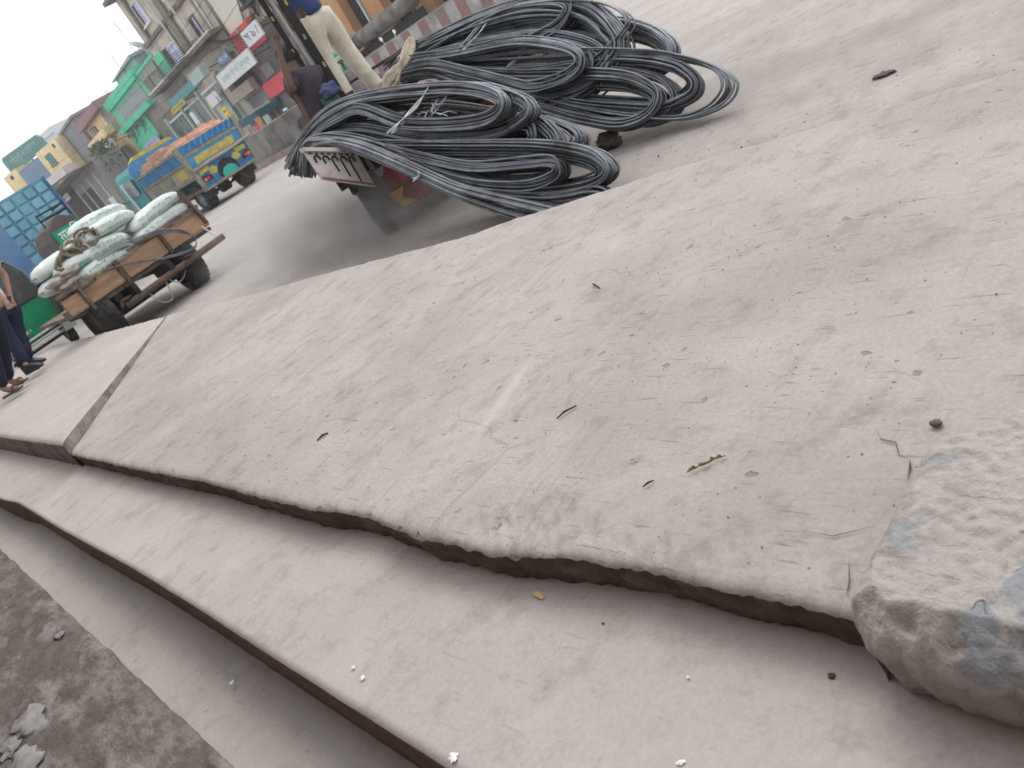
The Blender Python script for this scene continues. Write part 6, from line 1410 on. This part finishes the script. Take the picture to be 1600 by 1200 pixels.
for k, (x, y, r, lab) in enumerate(((-.22, 2.90, .055, 'largest pale crumpled rag scrap on the grimy floor at bottom left'), (-.30, 2.87, .032, 'small pale scrap beside the largest rag on the grimy floor'), (-.29, 2.68, .045, 'pale torn scrap nearest the bottom left corner'), (.0, 3.35, .016, 'tiny pale scrap by the rim of the grimy floor'))):
    tag(lump('rag_scrap', M['scrap'], None, (x, y, .066), r, 60+k, (1.1, 1.9, .28), .7, 9), lab, 'scrap', 'scraps on the grimy floor')
rp = random.Random(9)
def pebble(label, x, y, z, r, m, seed): tag(lump('pebble', m, None, (x, y, z+r*.55), r, seed, (1, 1.2, .7), .4, 6), label, 'pebble', 'pebbles')
pebble('dark pebble at lower right on the middle platform', .598, .57, .151, .0045, M['clod'], 2)
pebble('tiny dark pebble near the orange scrap', .585, 1.0, .151, .0025, M['clod'], 3)
pebble('bluish stone chip beside the broken slab corner', 1.03, .525, .252, .008, M['far_edge'], 5)
pebble('grey stone chip under the broken slab rim', .64, .505, .151, .007, M['clod'], 7)
tag(lump('dirt_clod', M['clod'], None, (3.93, 3.34, .045), .075, 12, (1, 1.2, .75), .5), 'dark lump of dirt lying on the road by the rebar tails', 'clod')
tag(lump('dirt_clod', M['clod'], None, (3.80, 3.42, .02), .055, 15, (1, 1.6, .4), .5), 'flat dark dirt scrap left of the larger lump', 'clod')
tag(lump('rag_scrap', M['clod'], None, (3.67, 1.55, .008), .028, 17, (1, 1.5, .3), .6), 'dusty dark scrap on the road beyond the slab rim', 'scrap')
def crack(pts, w):
    mb = MB()
    for i, p in enumerate(pts):
        k = w*(1-abs(2*i/(len(pts)-1)-1)**2*.9)
        mb.v += [(p[0]-k*.6, p[1]-k*.6, .2535), (p[0]+k*.6, p[1]+k*.6, .2535)]
    mb.f = [(2*i, 2*i+1, 2*i+3, 2*i+2) for i in range(len(pts)-1)]
    mb.build('crack', M['edge'], bpy.data.objects['pavement_slab'])
crack([(1.02, .62), (.99, .60), (.985, .575), (.955, .56), (.945, .54)], .003)
crack([(.945, .54), (.93, .535), (.90, .53)], .005)
crack([(.73, .56), (.69, .545), (.665, .54)], .003)
crack([(.80, .545), (.77, .60), (.775, .66)], .0015)
# gravel and crumbs strewn along the road rim of the slab
mb = MB()
for k in range(1600):
    y = rp.uniform(.3, 8); x = 2.55+abs(rp.gauss(0, .55)); r = rp.uniform(.0015, .0055)*(1 if rp.random() < .96 else 1.8)
    a = rp.uniform(0, 6.3); v = [(x+r*math.cos(a+q), y+r*math.sin(a+q), .002) for q in (0, 2.1, 4.2)]+[(x+r*.2, y, r*1.2)]
    mb.add(v, [(0, 1, 3), (1, 2, 3), (2, 0, 3)])
tag(mb.build('road_grit', M['oldwood']), 'fine dark grit gathered along the road rim of the slab', kind='stuff')
mb = MB()
for k in range(700):
    y = rp.uniform(.5, 5); x = rp.uniform(.68, 2.4); r = rp.uniform(.0008, .003)
    a = rp.uniform(0, 6.3); v = [(x+r*math.cos(a+q), y+r*math.sin(a+q), .2505) for q in (0, 2.1, 4.2)]+[(x, y, .2515+r*1.2)]
    mb.add(v, [(0, 1, 3), (1, 2, 3), (2, 0, 3)])
tag(mb.build('slab_grit', M['slab']), 'fine grit strewn over the slab', kind='stuff')
for o in bpy.data.objects:
    if '_u0' in o: del o['_u0']

# ------------------------------------------------------------------ dusty air over the street
hz = MB().box(-160, 190, -70, 210, -1.4, 19).build('haze', M['white']); tag(hz, kind='stuff')
hm = bpy.data.materials.new('haze_air'); hm.use_nodes = True; nt = hm.node_tree
for n_ in list(nt.nodes):
    if n_.type != 'OUTPUT_MATERIAL': nt.nodes.remove(n_)
pv = nt.nodes.new('ShaderNodeVolumePrincipled'); pv.inputs['Color'].default_value = (.93, .93, .95, 1); pv.inputs['Density'].default_value = .0015
nt.links.new(pv.outputs[0], [n_ for n_ in nt.nodes if n_.type == 'OUTPUT_MATERIAL'][0].inputs['Volume'])
hz.data.materials.clear(); hz.data.materials.append(hm)

# dust and exhaust smoke rolling behind the flatbed's wheel
dz = MB().box(2.62, 6.4, 4.3, 10.5, .02, 1.0).build('dust_cloud', M['white']); tag(dz, 'low brown dust and smoke drifting on the road behind the flatbed wheel', kind='stuff')
dm = bpy.data.materials.new('drifting_dust'); dm.use_nodes = True; nt = dm.node_tree; L = nt.links
for n_ in list(nt.nodes):
    if n_.type != 'OUTPUT_MATERIAL': nt.nodes.remove(n_)
out_ = [n_ for n_ in nt.nodes if n_.type == 'OUTPUT_MATERIAL'][0]
pv = nt.nodes.new('ShaderNodeVolumePrincipled'); pv.inputs['Color'].default_value = (.94, .90, .86, 1)
tc = N(nt, 'ShaderNodeTexCoord')
def blob(cx, cy, cz, rx, ry, rz_, amp):
    m_ = N(nt, 'ShaderNodeVectorMath', operation='SUBTRACT'); m_.inputs[1].default_value = (cx, cy, cz); L.new(tc.outputs['Object'], m_.inputs[0])
    d_ = N(nt, 'ShaderNodeVectorMath', operation='DIVIDE'); d_.inputs[1].default_value = (rx, ry, rz_); L.new(m_.outputs[0], d_.inputs[0])
    l_ = N(nt, 'ShaderNodeVectorMath', operation='LENGTH'); L.new(d_.outputs[0], l_.inputs[0])
    r_ = N(nt, 'ShaderNodeMapRange', interpolation_type='SMOOTHSTEP'); r_.inputs[1].default_value = .15; r_.inputs[2].default_value = 1; r_.inputs[3].default_value = amp; r_.inputs[4].default_value = 0
    L.new(l_.outputs['Value'], r_.inputs[0]); return r_.outputs[0]
a_ = blob(3.5, 6.5, .22, 1.0, 1.9, .62, 1.0); b_ = blob(3.4, 5.0, .15, .75, .7, .5, 1.1)
ad = N(nt, 'ShaderNodeMath', operation='ADD'); L.new(a_, ad.inputs[0]); L.new(b_, ad.inputs[1])
nn = N(nt, 'ShaderNodeTexNoise', Scale=1.7, Detail=4.0, Roughness=.6, Distortion=.6); L.new(tc.outputs['Object'], nn.inputs['Vector'])
nr = N(nt, 'ShaderNodeMapRange'); nr.inputs[1].default_value = .42; nr.inputs[2].default_value = .62; L.new(nn.outputs['Fac'], nr.inputs[0])
mu = N(nt, 'ShaderNodeMath', operation='MULTIPLY'); L.new(ad.outputs[0], mu.inputs[0]); L.new(nr.outputs[0], mu.inputs[1])
mv = N(nt, 'ShaderNodeMath', operation='MULTIPLY'); mv.inputs[1].default_value = 2.1; L.new(mu.outputs[0], mv.inputs[0])
L.new(mv.outputs[0], pv.inputs['Density']); L.new(pv.outputs[0], out_.inputs['Volume'])
dz.data.materials.clear(); dz.data.materials.append(dm)
